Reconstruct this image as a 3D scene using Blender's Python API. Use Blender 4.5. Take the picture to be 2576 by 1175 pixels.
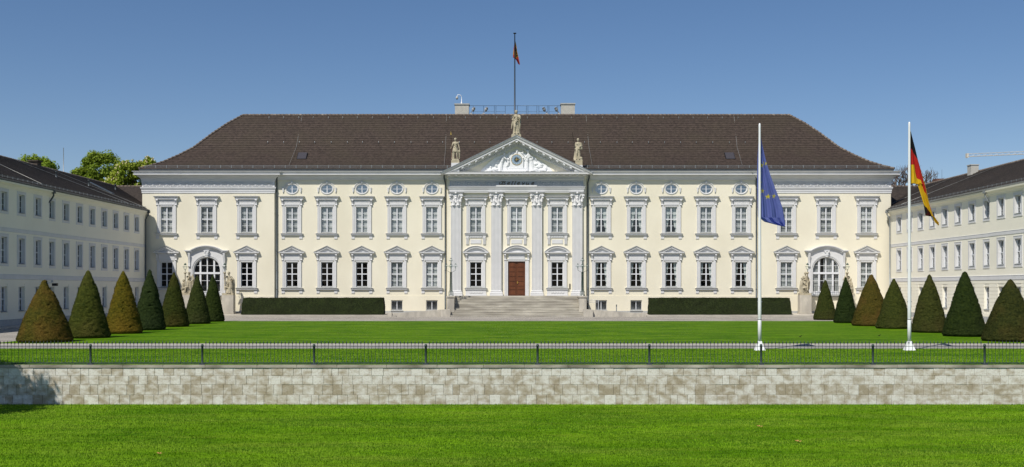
import bpy, bmesh, math, random
import numpy as np
from mathutils import Vector, Matrix, noise
R = random.Random(7)
rad = math.radians

# ------------------------------------------------------------------ camera, world, sun
scene = bpy.context.scene
for o in list(bpy.data.objects): bpy.data.objects.remove(o)
cam_d = bpy.data.cameras.new("camera"); cam = bpy.data.objects.new("camera", cam_d)
scene.collection.objects.link(cam); scene.camera = cam
CAM_D, EYE = 120.0, 2.9
cam.location = (0, -CAM_D, EYE); cam.rotation_euler = (rad(90), 0, 0)
cam_d.lens = 40.25; cam_d.sensor_width = 36; cam_d.shift_y = 0.0538
cam_d.clip_start = 0.5; cam_d.clip_end = 3000

SUN_V = Vector((-0.40, -0.65, 1.0)).normalized()      # towards the sun
elev = math.asin(SUN_V.z); azim = math.atan2(SUN_V.x, SUN_V.y)
world = bpy.data.worlds.new("World"); scene.world = world; world.use_nodes = True
wn = world.node_tree; bg = wn.nodes["Background"]
sky = wn.nodes.new("ShaderNodeTexSky"); sky.sky_type = 'NISHITA'; sky.sun_disc = False
sky.sun_elevation = elev; sky.sun_rotation = azim % (2 * math.pi)
sky.altitude = 0; sky.air_density = 0.8; sky.dust_density = 0.35; sky.ozone_density = 3.0
hs = wn.nodes.new("ShaderNodeHueSaturation"); hs.inputs['Saturation'].default_value = 1.16
hs.inputs['Value'].default_value = 1.0
tn = wn.nodes.new("ShaderNodeMix"); tn.data_type = 'RGBA'; tn.blend_type = 'MULTIPLY'; tn.inputs[0].default_value = 1; tn.inputs[7].default_value = (1.0, .90, .885, 1)
wn.links.new(sky.outputs[0], hs.inputs['Color']); wn.links.new(hs.outputs[0], tn.inputs[6]); wn.links.new(tn.outputs[2], bg.inputs['Color'])
bg.inputs['Strength'].default_value = 0.078
sd = bpy.data.lights.new("sun", 'SUN'); sd.energy = 3.7; sd.angle = rad(0.53); sd.color = (1.0, 0.95, 0.86)
so = bpy.data.objects.new("sun", sd); scene.collection.objects.link(so)
so.rotation_euler = (-SUN_V).to_track_quat('-Z', 'Y').to_euler(); so.location = (-60, -90, 150)
scene.render.engine = 'CYCLES'
vs = scene.view_settings; vs.view_transform = 'Standard'; vs.look = 'None'; vs.gamma = 1; vs.exposure = 0.36
scene.cycles.max_bounces = 6; scene.cycles.transparent_max_bounces = 12

# ------------------------------------------------------------------ helpers
COL = scene.collection
def zp(py, Y=0.0): return EYE + (726 - py) * (CAM_D + Y) / 2880.0     # height on a frontal plane
def xw(px, Y=0.0): return (px - 1288) * (CAM_D + Y) / 2880.0          # world x on a frontal plane
PX = 0.48                                                             # centre line of the palace
def xl(px, Y=0.0): return (px - 1299.5) * (CAM_D + Y) / 2880.0        # x from the palace centre line

class MB:
    def __init__(s): s.v = []; s.f = []; s.m = []; s.sm = []
    def add(s, vs, fs, m=0, smooth=False):
        b = len(s.v); s.v += [tuple(p) for p in vs]
        for f in fs: s.f.append(tuple(b + i for i in f)); s.m.append(m); s.sm.append(smooth)
    def box(s, x0, x1, y0, y1, z0, z1, m=0):
        v = [(x0,y0,z0),(x1,y0,z0),(x1,y1,z0),(x0,y1,z0),(x0,y0,z1),(x1,y0,z1),(x1,y1,z1),(x0,y1,z1)]
        s.add(v, [(0,3,2,1),(4,5,6,7),(0,1,5,4),(1,2,6,5),(2,3,7,6),(3,0,4,7)], m)
    def frust(s, x0, x1, y0, y1, z0, z1, ix, iy, m=0):
        v = [(x0,y0,z0),(x1,y0,z0),(x1,y1,z0),(x0,y1,z0),(x0+ix,y0+iy,z1),(x1-ix,y0+iy,z1),(x1-ix,y1-iy,z1),(x0+ix,y1-iy,z1)]
        s.add(v, [(0,3,2,1),(4,5,6,7),(0,1,5,4),(1,2,6,5),(2,3,7,6),(3,0,4,7)], m)
    def quad(s, a, b, c, d, m=0): s.add([a, b, c, d], [(0,1,2,3)], m)
    def prism(s, poly, y0, y1, m=0):            # poly in (x, z), extruded along y
        n = len(poly)
        v = [(p[0], y0, p[1]) for p in poly] + [(p[0], y1, p[1]) for p in poly]
        f = [tuple(range(n)), tuple(range(2*n-1, n-1, -1))] + [(i, (i+1) % n + 0, (i+1) % n + n, i + n) for i in range(n)]
        s.add(v, f, m)
    def prismx(s, poly, x0, x1, m=0):           # poly in (y, z), extruded along x
        n = len(poly)
        v = [(x0, p[0], p[1]) for p in poly] + [(x1, p[0], p[1]) for p in poly]
        f = [tuple(range(n)), tuple(range(2*n-1, n-1, -1))] + [(i, (i+1) % n, (i+1) % n + n, i + n) for i in range(n)]
        s.add(v, f, m)
    def tube(s, pts, r, n=8, m=0, cap=True, smooth=True):
        pts = [Vector(p) for p in pts]; k = len(pts)
        rs = r if isinstance(r, (list, tuple)) else [r] * k
        V = []; up0 = None
        for i, p in enumerate(pts):
            d = (pts[min(i+1, k-1)] - pts[max(i-1, 0)]).normalized()
            up = Vector((0,0,1)) if abs(d.z) < 0.95 else Vector((0,1,0))
            a = d.cross(up).normalized(); b = a.cross(d)
            for j in range(n):
                t = 2*math.pi*j/n; V.append(p + (a*math.cos(t) + b*math.sin(t)) * rs[i])
        F = []
        for i in range(k-1):
            for j in range(n): F.append((i*n+j, i*n+(j+1) % n, (i+1)*n+(j+1) % n, (i+1)*n+j))
        s.add(V, F, m, smooth)
        if cap:
            b = len(s.v) - k*n
            s.f.append(tuple(b + j for j in range(n))); s.m.append(m); s.sm.append(False)
            s.f.append(tuple(b + (k-1)*n + j for j in range(n-1, -1, -1))); s.m.append(m); s.sm.append(False)
    def lathe(s, prof, cx=0, cy=0, n=16, m=0, smooth=True, sy=1.0):   # prof (r, z)
        V = []; k = len(prof)
        for r, z in prof:
            for j in range(n):
                t = 2*math.pi*j/n; V.append((cx + r*math.cos(t), cy + r*math.sin(t)*sy, z))
        F = [(i*n+j, i*n+(j+1) % n, (i+1)*n+(j+1) % n, (i+1)*n+j) for i in range(k-1) for j in range(n)]
        s.add(V, F, m, smooth)
        b = len(s.v) - k*n
        s.f.append(tuple(b + j for j in range(n-1, -1, -1))); s.m.append(m); s.sm.append(False)
        s.f.append(tuple(b + (k-1)*n + j for j in range(n))); s.m.append(m); s.sm.append(False)
    def ell(s, c, r, n=12, k=8, m=0):
        rx, ry, rz = (r, r, r) if not isinstance(r, (tuple, list)) else r
        prof = [(math.sin(math.pi*(i+.02)/(k+.04)), -math.cos(math.pi*(i+.02)/(k+.04))) for i in range(k+1)]
        V = []
        for a, z in prof:
            for j in range(n):
                t = 2*math.pi*j/n; V.append((c[0]+rx*a*math.cos(t), c[1]+ry*a*math.sin(t), c[2]+rz*z))
        F = [(i*n+j, i*n+(j+1) % n, (i+1)*n+(j+1) % n, (i+1)*n+j) for i in range(k) for j in range(n)]
        s.add(V, F, m, True); b = len(s.v) - (k+1)*n
        s.f.append(tuple(b + j for j in range(n-1, -1, -1))); s.m.append(m); s.sm.append(True)
        s.f.append(tuple(b + k*n + j for j in range(n))); s.m.append(m); s.sm.append(True)
    def mould(s, path, prof, m=0, cap=False):    # prof (projection, z) swept along an open plan path with mitres
        n = len(path); rings = []
        ds = [Vector((path[i+1][0]-path[i][0], path[i+1][1]-path[i][1])).normalized() for i in range(n-1)]
        ns = [Vector((d.y, -d.x)) for d in ds]
        for p, z in prof:
            ring = []
            for i in range(n):
                if i == 0: o = ns[0]*p
                elif i == n-1: o = ns[-1]*p
                else: o = (ns[i-1]+ns[i]) * (p / (1 + ns[i-1].dot(ns[i])))
                ring.append((path[i][0]+o.x, path[i][1]+o.y, z))
            rings += ring
        F = [(i*n+j, i*n+j+1, (i+1)*n+j+1, (i+1)*n+j) for i in range(len(prof)-1) for j in range(n-1)]
        s.add(rings, F, m)
        if cap:
            b = len(s.v) - len(rings)
            s.f.append(tuple(b+j for j in range(n))); s.m.append(m); s.sm.append(False)
            s.f.append(tuple(b+len(rings)-n+j for j in range(n-1, -1, -1))); s.m.append(m); s.sm.append(False)
    def mesh(s, name, mats):
        me = bpy.data.meshes.new(name); me.from_pydata(s.v, [], s.f)
        for m in (mats if isinstance(mats, (list, tuple)) else [mats]): me.materials.append(m)
        me.polygons.foreach_set('material_index', s.m); me.polygons.foreach_set('use_smooth', s.sm)
        me.update(); return me

def mk(name, mb, mats, parent=None, loc=None, fixn=False):
    me = mb.mesh(name, mats) if isinstance(mb, MB) else mb
    if fixn:
        b = bmesh.new(); b.from_mesh(me); bmesh.ops.recalc_face_normals(b, faces=b.faces); b.to_mesh(me); b.free()
    o = bpy.data.objects.new(name, me); COL.objects.link(o)
    if parent: o.parent = parent
    if loc: o.location = loc
    return o
def tag(o, label, cat, group=None, kind=None):
    if label: o['label'] = label
    if cat: o['category'] = cat
    if group: o['group'] = group
    if kind: o['kind'] = kind
    return o
def thing(name, label, cat, loc=(0,0,0), rz=0.0, group=None):
    o = bpy.data.objects.new(name, None); o.empty_display_size = .3; COL.objects.link(o)
    o.location = loc; o.rotation_euler = (0, 0, rz); return tag(o, label, cat, group)
def part(name, parent, loc=(0,0,0)):             # an empty that groups sub-parts of one part
    o = bpy.data.objects.new(name, None); o.empty_display_size = .2; COL.objects.link(o)
    o.parent = parent; o.location = loc; return o
def struct(o): o['kind'] = 'structure'; return o
def copy_tree(o, parent=None, loc=None):
    c = o.copy(); COL.objects.link(c)
    if parent is not None: c.parent = parent
    if loc is not None: c.location = loc
    for ch in [k for k in bpy.data.objects if k.parent == o]: copy_tree(ch, c)
    return c

# ------------------------------------------------------------------ materials
def mat(name, c1, c2=None, scale=4.0, rough=0.85, bump=0.0, bscale=30.0, stretch=(1,1,1), spec=0.25,
        metal=0.0, detail=6.0, lo=.35, hi=.65, c3=None, scale3=0.4, w3=0.5, bstretch=None, coat=0.0, bdist=0.02):
    m = bpy.data.materials.new(name); m.use_nodes = True; nt = m.node_tree; N = nt.nodes; L = nt.links
    P = N["Principled BSDF"]; P.inputs['Roughness'].default_value = rough
    P.inputs['Specular IOR Level'].default_value = spec; P.inputs['Metallic'].default_value = metal
    P.inputs['Coat Weight'].default_value = coat
    tc = N.new("ShaderNodeTexCoord"); mp = N.new("ShaderNodeMapping"); mp.inputs['Scale'].default_value = stretch
    L.new(tc.outputs['Object'], mp.inputs['Vector'])
    col = None
    if c2 is None: P.inputs['Base Color'].default_value = (*c1, 1)
    else:
        n1 = N.new("ShaderNodeTexNoise"); n1.inputs['Scale'].default_value = scale; n1.inputs['Detail'].default_value = detail
        L.new(mp.outputs[0], n1.inputs['Vector'])
        r = N.new("ShaderNodeValToRGB"); r.color_ramp.elements[0].position = lo; r.color_ramp.elements[1].position = hi
        r.color_ramp.elements[0].color = (*c1, 1); r.color_ramp.elements[1].color = (*c2, 1)
        L.new(n1.outputs[0], r.inputs[0]); col = r.outputs[0]
        if c3 is not None:
            n3 = N.new("ShaderNodeTexNoise"); n3.inputs['Scale'].default_value = scale3; n3.inputs['Detail'].default_value = 5
            L.new(mp.outputs[0], n3.inputs['Vector'])
            mr = N.new("ShaderNodeMapRange"); mr.inputs[1].default_value = .42; mr.inputs[2].default_value = .66
            mr.inputs[4].default_value = w3
            L.new(n3.outputs[0], mr.inputs[0])
            mx = N.new("ShaderNodeMix"); mx.data_type = 'RGBA'; mx.inputs[7].default_value = (*c3, 1)
            L.new(mr.outputs[0], mx.inputs[0]); L.new(col, mx.inputs[6]); col = mx.outputs[2]
        L.new(col, P.inputs['Base Color'])
    if bump:
        mb_ = N.new("ShaderNodeMapping"); mb_.inputs['Scale'].default_value = bstretch or stretch
        L.new(tc.outputs['Object'], mb_.inputs['Vector'])
        nb = N.new("ShaderNodeTexNoise"); nb.inputs['Scale'].default_value = bscale; nb.inputs['Detail'].default_value = 4
        L.new(mb_.outputs[0], nb.inputs['Vector'])
        b = N.new("ShaderNodeBump"); b.inputs['Strength'].default_value = bump; b.inputs['Distance'].default_value = bdist
        L.new(nb.outputs[0], b.inputs['Height']); L.new(b.outputs[0], P.inputs['Normal'])
    return m

M_CREAM = mat("cream_render", (.785,.735,.59), (.81,.76,.615), .7, .9, .15, 60, c3=(.725,.675,.535), scale3=.30, w3=.75, stretch=(1,1,.55))
M_CREAMW = mat("pale_render", (.85,.815,.69), (.87,.835,.71), .7, .9, .15, 60, c3=(.79,.755,.635), scale3=.3, w3=.4)
M_TRIM = mat("white_trim", (.645,.645,.65), (.68,.68,.685), 1.5, .75, .08, 40, c3=(.60,.60,.60), scale3=.8, w3=.5)
M_TRIM_SHADE = mat("shaded_trim", (.36,.40,.46), (.40,.44,.50), 2.5, .8)  # white trim with blue-grey cornice shade put into its colour
M_LEAD = mat("lead_flashing", (.30,.31,.31), (.36,.37,.36), 3, .6)
M_SASH = mat("window_paint", (.72,.73,.76), None, rough=.5)
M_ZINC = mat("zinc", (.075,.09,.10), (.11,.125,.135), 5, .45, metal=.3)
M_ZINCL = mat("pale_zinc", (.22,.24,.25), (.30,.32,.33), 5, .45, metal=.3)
M_INT = mat("dark_interior_wall", (.018,.016,.015), (.03,.027,.025), 1.5, .9)  # near-black base colour stands in for the dimness of the rooms
M_SHEER = mat("sheer_curtain", (.60,.60,.595), (.36,.365,.36), 1.0, .9, stretch=(14,14,.6), lo=.4, hi=.62)
M_SHEERD = mat("grey_sheer_curtain", (.44,.44,.435), (.24,.245,.24), 1.0, .9, stretch=(14,14,.6), lo=.4, hi=.62)
M_DRAPE = mat("drape_cloth", (.60,.62,.60), (.36,.39,.38), 1.0, .9, stretch=(12,12,.4), lo=.4, hi=.6)
M_PLINTH = mat("grey_plinth", (.36,.37,.37), (.42,.43,.42), 3, .85)
M_SAND = mat("sandstone", (.44,.385,.27), (.52,.46,.34), 5, .9, .5, 25, c3=(.27,.25,.19), scale3=2.2, w3=.75)
M_PEDST = mat("pedestal_stone", (.44,.41,.35), (.54,.50,.43), 3, .9, .3, 30, c3=(.30,.28,.25), scale3=1.3, w3=.7, stretch=(1,1,.45))
M_STEP = mat("step_stone", (.37,.345,.29), (.56,.53,.46), 3.2, .9, .3, 30, c3=(.24,.215,.18), scale3=1.6, w3=.7, stretch=(.35,1,1.5))
M_TRIMW = mat("relief_white", (.74,.75,.76), (.78,.79,.80), 6, .8)
M_IRON = mat("dark_iron", (.032,.050,.050), (.048,.070,.068), 8, .5, metal=.2)
M_IRONG = mat("green_iron", (.045,.085,.07), (.07,.11,.09), 12, .5, metal=.3)
M_GOLD = mat("gilding", (.75,.50,.12), None, rough=.35, metal=.8)
M_BLACK = mat("black_paint", (.012,.012,.014), None, rough=.5)
M_WHITEP = mat("white_enamel", (.80,.81,.82), (.76,.77,.78), 1.5, .35, spec=.5, coat=.2)
M_CHIM = mat("chimney_render", (.43,.42,.38), (.50,.485,.44), 3, .9, .3, 50)
M_LETTER = mat("bronze_letter", (.085,.072,.048), (.14,.12,.08), 8, .5, metal=.4)
M_CLOCKB = mat("clock_blue", (.24,.33,.42), None, rough=.5)
M_CLOCKD = mat("clock_grey", (.07,.085,.10), None, rough=.5)
M_STEEL = mat("stainless_steel", (.50,.51,.53), (.58,.59,.60), 6, .4, metal=.35, spec=.5)
M_STRING = mat("conductor_wire", (.42,.42,.40), None, rough=.5, metal=.5)

def glass_mat(name, tint=(1,1,1), ior=1.6, base=0.10):
    m = bpy.data.materials.new(name); m.use_nodes = True; nt = m.node_tree; N = nt.nodes; L = nt.links
    for n in list(N): N.remove(n)
    out = N.new("ShaderNodeOutputMaterial"); mx = N.new("ShaderNodeMixShader")
    t = N.new("ShaderNodeBsdfTransparent"); t.inputs[0].default_value = (*tint, 1)
    g = N.new("ShaderNodeBsdfGlossy"); g.inputs['Roughness'].default_value = .03
    lw = N.new("ShaderNodeLayerWeight"); lw.inputs[0].default_value = .5; pw = N.new("ShaderNodeMath"); pw.operation = 'POWER'; pw.inputs[1].default_value = 5
    fr = N.new("ShaderNodeMath"); fr.operation = 'MULTIPLY_ADD'; fr.inputs[1].default_value = .8; fr.inputs[2].default_value = ((ior-1)/(ior+1))**2
    L.new(lw.outputs['Facing'], pw.inputs[0]); L.new(pw.outputs[0], fr.inputs[0])
    ad = N.new("ShaderNodeMath"); ad.operation = 'ADD'; ad.inputs[1].default_value = base; ad.use_clamp = True
    tc = N.new("ShaderNodeTexCoord"); nz = N.new("ShaderNodeTexNoise"); nz.inputs['Scale'].default_value = 1.3
    bp = N.new("ShaderNodeBump"); bp.inputs['Strength'].default_value = .15; bp.inputs['Distance'].default_value = .02
    L.new(tc.outputs['Object'], nz.inputs['Vector']); L.new(nz.outputs[0], bp.inputs['Height']); L.new(bp.outputs[0], g.inputs['Normal'])
    L.new(fr.outputs[0], ad.inputs[0]); L.new(ad.outputs[0], mx.inputs[0])
    L.new(t.outputs[0], mx.inputs[1]); L.new(g.outputs[0], mx.inputs[2]); L.new(mx.outputs[0], out.inputs[0])
    return m
M_GLASS = glass_mat("window_glass", (.93,.96,.96), 1.5, .05)
M_GLASSL = glass_mat("dark_glass", (.88,.92,.92), 1.4, -.01)
M_GLASSU = glass_mat("sky_glass", (.7,.75,.78), 1.6, .36)
M_GLOBE = glass_mat("globe_glass", (.97,.99,.99), 1.12, .02)

def tile_mat(name, c1, c2, cm, w=.19, h=90.0, c3=(.062,.050,.034)):
    m = mat(name, c1, c2, 3.5, .75, .0, c3=c3, scale3=.30, w3=.45, detail=3)
    nt = m.node_tree; N = nt.nodes; L = nt.links; P = N["Principled BSDF"]
    src = P.inputs['Base Color'].links[0].from_socket
    tc = N.new("ShaderNodeTexCoord"); sp = N.new("ShaderNodeSeparateXYZ"); L.new(tc.outputs['Object'], sp.inputs[0])
    ad = N.new("ShaderNodeMath"); ad.operation = 'ADD'; L.new(sp.outputs[0], ad.inputs[0]); L.new(sp.outputs[1], ad.inputs[1])
    cb = N.new("ShaderNodeCombineXYZ"); L.new(ad.outputs[0], cb.inputs[0]); L.new(sp.outputs[2], cb.inputs[1])
    br = N.new("ShaderNodeTexBrick"); br.inputs['Scale'].default_value = 1; br.inputs['Brick Width'].default_value = w
    br.inputs['Row Height'].default_value = h; br.inputs['Mortar Size'].default_value = .022; br.offset = 0; br.offset_frequency = 1
    br.inputs['Color1'].default_value = (.97,.97,.97,1); br.inputs['Color2'].default_value = (1.03,1.03,1.03,1)
    br.inputs['Mortar'].default_value = (.66,.65,.64,1); L.new(cb.outputs[0], br.inputs['Vector'])
    mu = N.new("ShaderNodeMix"); mu.data_type = 'RGBA'; mu.blend_type = 'MULTIPLY'; mu.inputs[0].default_value = 1
    L.new(src, mu.inputs[6]); L.new(br.outputs[0], mu.inputs[7]); L.new(mu.outputs[2], P.inputs['Base Color'])
    return m
M_TILE = tile_mat("brown_roof_tile", (.040,.029,.024), (.074,.054,.044), None)
M_TILEW = tile_mat("dark_roof_tile", (.040,.032,.028), (.070,.056,.047), None, c3=(.03,.026,.02))
M_RIDGE = mat("ridge_tile", (.14,.11,.09), (.30,.26,.22), 3.0, .8, lo=.5, hi=.75)
# ------------------------------------------------------------------ ground, lawns, paths
def ground_z(Y):
    if Y < -19: return 0.0
    if Y < -6: return .08 * (Y + 19) / 13
    return .08
def sheet(name, x0, x1, y0, y1, z, mats, nx=1, ny=1, fz=None, edge=0.0):
    mb = MB()
    V = [(x0+(x1-x0)*i/nx, y0+(y1-y0)*j/ny, (fz(y0+(y1-y0)*j/ny) if fz else 0)+z) for j in range(ny+1) for i in range(nx+1)]
    mb.add(V, [(j*(nx+1)+i, j*(nx+1)+i+1, (j+1)*(nx+1)+i+1, (j+1)*(nx+1)+i) for j in range(ny) for i in range(nx)])
    if edge:
        a, b, c, d = (x0,y0), (x1,y0), (x1,y1), (x0,y1)
        for p, q in ((a,b),(b,c),(c,d),(d,a)):
            zz = lambda t: (fz(t[1]) if fz else 0) + z
            mb.quad((*p, zz(p)-edge), (*q, zz(q)-edge), (*q, zz(q)), (*p, zz(p)))
    return struct(mk(name, mb, mats))

def grass_mat(name, stripes=True, dark=(.046,.125,.003), lite=(.088,.190,.005), pale=(.16,.24,.018), fine=9.0, st=(.22,1,1)):
    m = bpy.data.materials.new(name); m.use_nodes = True; nt = m.node_tree; N = nt.nodes; L = nt.links
    P = N["Principled BSDF"]; P.inputs['Roughness'].default_value = .75; P.inputs['Specular IOR Level'].default_value = .04
    tc = N.new("ShaderNodeTexCoord")
    def nz(scale, stretch, detail=5, dist=0):
        mp = N.new("ShaderNodeMapping"); mp.inputs['Scale'].default_value = stretch; L.new(tc.outputs['Object'], mp.inputs['Vector'])
        n = N.new("ShaderNodeTexNoise"); n.inputs['Scale'].default_value = scale; n.inputs['Detail'].default_value = detail
        n.inputs['Distortion'].default_value = dist
        L.new(mp.outputs[0], n.inputs['Vector']); return n.outputs[0]
    def ramp(src, lo, hi, a, b):
        r = N.new("ShaderNodeValToRGB"); r.color_ramp.elements[0].position = lo; r.color_ramp.elements[1].position = hi
        r.color_ramp.elements[0].color = (*a, 1); r.color_ramp.elements[1].color = (*b, 1); L.new(src, r.inputs[0]); return r.outputs[0]
    def mix(f, a, b, mode='MIX'):
        x = N.new("ShaderNodeMix"); x.data_type = 'RGBA'; x.blend_type = mode
        if isinstance(f, float): x.inputs[0].default_value = f
        else: L.new(f, x.inputs[0])
        for s_, i in ((a, 6), (b, 7)):
            if isinstance(s_, tuple): x.inputs[i].default_value = (*s_, 1)
            else: L.new(s_, x.inputs[i])
        return x.outputs[2]
    base = ramp(nz(.55, (.4,1,1), 8, .8), .40, .60, dark, lite)
    f2 = ramp(nz(1.6, (.3,1,1), 5), .50, .75, (0,0,0), (.75,.75,.75))
    c = mix(f2, base, pale)
    f3 = ramp(nz(fine, (.45,1,1), 4), .32, .68, (.55,.60,.5), (1.4,1.3,1.3))
    c = mix(1.0, c, f3, 'MULTIPLY')
    f4 = ramp(nz(fine*4, (1,1,1), 2), .3, .7, (.7,.72,.7), (1.25,1.22,1.2))
    c = mix(1.0, c, f4, 'MULTIPLY')
    L.new(c, P.inputs['Base Color'])
    b = N.new("ShaderNodeBump"); b.inputs['Strength'].default_value = .5; b.inputs['Distance'].default_value = .04
    L.new(nz(fine*2, (1,1,1), 4), b.inputs['Height']); L.new(b.outputs[0], P.inputs['Normal'])
    return m
M_GRASS = grass_mat("mown_lawn_grass")
M_GRASS2 = grass_mat("front_lawn_grass", dark=(.062,.152,.003), lite=(.108,.222,.005), fine=7.0)
M_BLADE = mat("grass_blade", (.082,.190,.003), (.155,.300,.009), .5, .7, spec=.06, stretch=(.4,1,1), lo=.41, hi=.60, c3=(.20,.29,.03), scale3=.8, w3=.7)
M_EARTH = mat("earth_ground", (.10,.12,.06), (.14,.15,.09), .3, .95)

def cobble_mat(name, c1, c2, w=.16, h=.12, mortar=(.13,.125,.115), c3=(.22,.20,.18)):
    m = mat(name, c1, c2, .8, .85, 0, c3=c3, scale3=.25, w3=.5)
    nt = m.node_tree; N = nt.nodes; L = nt.links; P = N["Principled BSDF"]
    src = P.inputs['Base Color'].links[0].from_socket
    tc = N.new("ShaderNodeTexCoord"); br = N.new("ShaderNodeTexBrick"); br.inputs['Scale'].default_value = 1
    br.inputs['Brick Width'].default_value = w; br.inputs['Row Height'].default_value = h; br.inputs['Mortar Size'].default_value = .014
    br.inputs['Color1'].default_value = (.8,.8,.8,1); br.inputs['Color2'].default_value = (1.15,1.13,1.1,1); br.inputs['Mortar'].default_value = (.55,.55,.53,1)
    L.new(tc.outputs['Object'], br.inputs['Vector'])
    mu = N.new("ShaderNodeMix"); mu.data_type = 'RGBA'; mu.blend_type = 'MULTIPLY'; mu.inputs[0].default_value = 1
    L.new(src, mu.inputs[6]); L.new(br.outputs[0], mu.inputs[7]); L.new(mu.outputs[2], P.inputs['Base Color']); return m
M_COB = cobble_mat("cobblestone", (.34,.32,.29), (.42,.39,.355))
M_PATH = cobble_mat("path_setts", (.29,.285,.28), (.35,.34,.33), .3, .15)
M_PAVE = cobble_mat("pavement_slab", (.46,.43,.375), (.52,.485,.43), .9, .6)
M_KERB = mat("kerb_stone", (.37,.345,.30), (.44,.41,.36), 1.5, .85, .2, 30)

WALL_Y = -76.5
sheet("ground", -1500, 1500, WALL_Y+.05, 2500, -.03, M_EARTH)
sheet("courtyard", -38.4, 39.6, WALL_Y+11, .5, 0, M_COB, 1, 40, ground_z)
sheet("driveway", -38.4, 39.6, -65.0, -61.3, .006, M_PATH)
sheet("front_verge_lawn", -80, 80, WALL_Y+.12, -65.0, .02, M_GRASS, edge=.05)
sheet("courtyard_lawn", -27.3, 29.7, -59.9, -18.4, .022, M_GRASS, edge=.03)
mb = MB(); mb.box(-27.5, 29.9, -61.35, -59.9, -.02, .018); struct(mk("lawn_kerb", mb, M_KERB))
sheet("lower_lawn", -90, 90, -118.5, WALL_Y+.02, -1.5, M_GRASS2)
sheet("lower_ground", -1500, 1500, -1500, -118.5, -1.5, M_EARTH)
# pavement at the foot of the palace, a real kerb step
mb = MB()
for x0, x1 in ((-38.3, -10.8), (13.0, 39.4)):
    prof = [(-5.3, .04), (-5.3, .20), (-5.05, .215), (.4, .36), (.4, 0)]
    mb.prismx(prof, x0, x1)
struct(mk("palace_pavement", mb, M_PAVE))
mb = MB()
for x0, x1 in ((-38.3, -11.6), (13.2, 39.4)): mb.box(x0, x1, -5.50, -5.302, .02, .222)
struct(mk("palace_kerb", mb, M_KERB))
mb = MB(); mb.box(-10.8, 13.0, -.6, .4, .0, .30); struct(mk("stair_forecourt", mb, M_PAVE))
for s_, nm in ((-1, "wing_pavement"), (1, "wing_pavement")):
    mb = MB(); a, b = (-38.3, -35.9) if s_ < 0 else (37.1, 39.5)
    mb.box(a, b, -62, -5.6, -.01, .12)
    struct(mk(nm, mb, M_PAVE))

# grass blades on the lower lawn (nobody could count them)
def blades(name, n, y0, y1, zb, h, w, seed, label, halfk=.455):
    g = np.random.default_rng(seed)
    Y = y0 + (y1-y0)*g.random(n); hw = halfk*(Y+CAM_D)+1.0; X = (g.random(n)*2-1)*hw
    a = g.random(n)*np.pi*2; H = h*(.5+g.random(n)); Wd = w*(.6+.8*g.random(n)); lean = (g.random((n,2))-.5)*H[:,None]*1.3
    V = np.zeros((n,3,3)); cx, sx = np.cos(a)*Wd/2, np.sin(a)*Wd/2
    V[:,0,0] = X-cx; V[:,0,1] = Y-sx; V[:,0,2] = zb; V[:,1,0] = X+cx; V[:,1,1] = Y+sx; V[:,1,2] = zb
    V[:,2,0] = X+lean[:,0]; V[:,2,1] = Y+lean[:,1]; V[:,2,2] = zb+H
    me = bpy.data.meshes.new(name); me.vertices.add(n*3); me.vertices.foreach_set('co', V.ravel())
    me.loops.add(n*3); me.loops.foreach_set('vertex_index', np.arange(n*3, dtype=np.int32))
    me.polygons.add(n); me.polygons.foreach_set('loop_start', np.arange(0, n*3, 3, dtype=np.int32))
    me.materials.append(M_BLADE); me.update(calc_edges=True); me.validate()
    o = mk(name, me, None); return tag(o, label, "grass", kind='stuff')
blades("grass", 230000, -95.5, WALL_Y-.02, -1.5, .040, .020, 3, "bright green mown grass of the lower lawn below the stone wall")
blades("grass", 70000, WALL_Y+.15, -65.05, .02, .035, .022, 4, "strip of green grass between the iron fence and the paved drive")

# fallen leaves on the lower lawn
M_LEAF_DRY = mat("dry_leaf", (.35,.17,.06), (.45,.25,.10), 10, .8)
for (px, py, lab) in ((403, 1146, "brown fallen leaf on the lower lawn, in front of the cone yews at the left"),
                      (1912, 1077, "small brown fallen leaf on the lower lawn below the blue flag's pole"),
                      (2009, 1115, "larger brown fallen leaf on the lower lawn, nearer than the small one")):
    d = 2880*4.4/(py-726); X = (px-1288)*d/2880; lm = MB()
    for k in range(5):
        a = k*1.3; r1 = .07
        lm.add([(0,0,.03),(r1*math.cos(a),r1*math.sin(a),.05+.02*math.sin(k)),(1.5*r1*math.cos(a+.35),1.5*r1*math.sin(a+.35),.06),(r1*math.cos(a+.7),r1*math.sin(a+.7),.045)], [(0,1,2,3)])
    lo_ = mk("fallen_leaf", lm, M_LEAF_DRY, loc=(X, -CAM_D+d, -1.48)); tag(lo_, lab, "leaf", "fallen leaves on the lower lawn")

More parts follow.
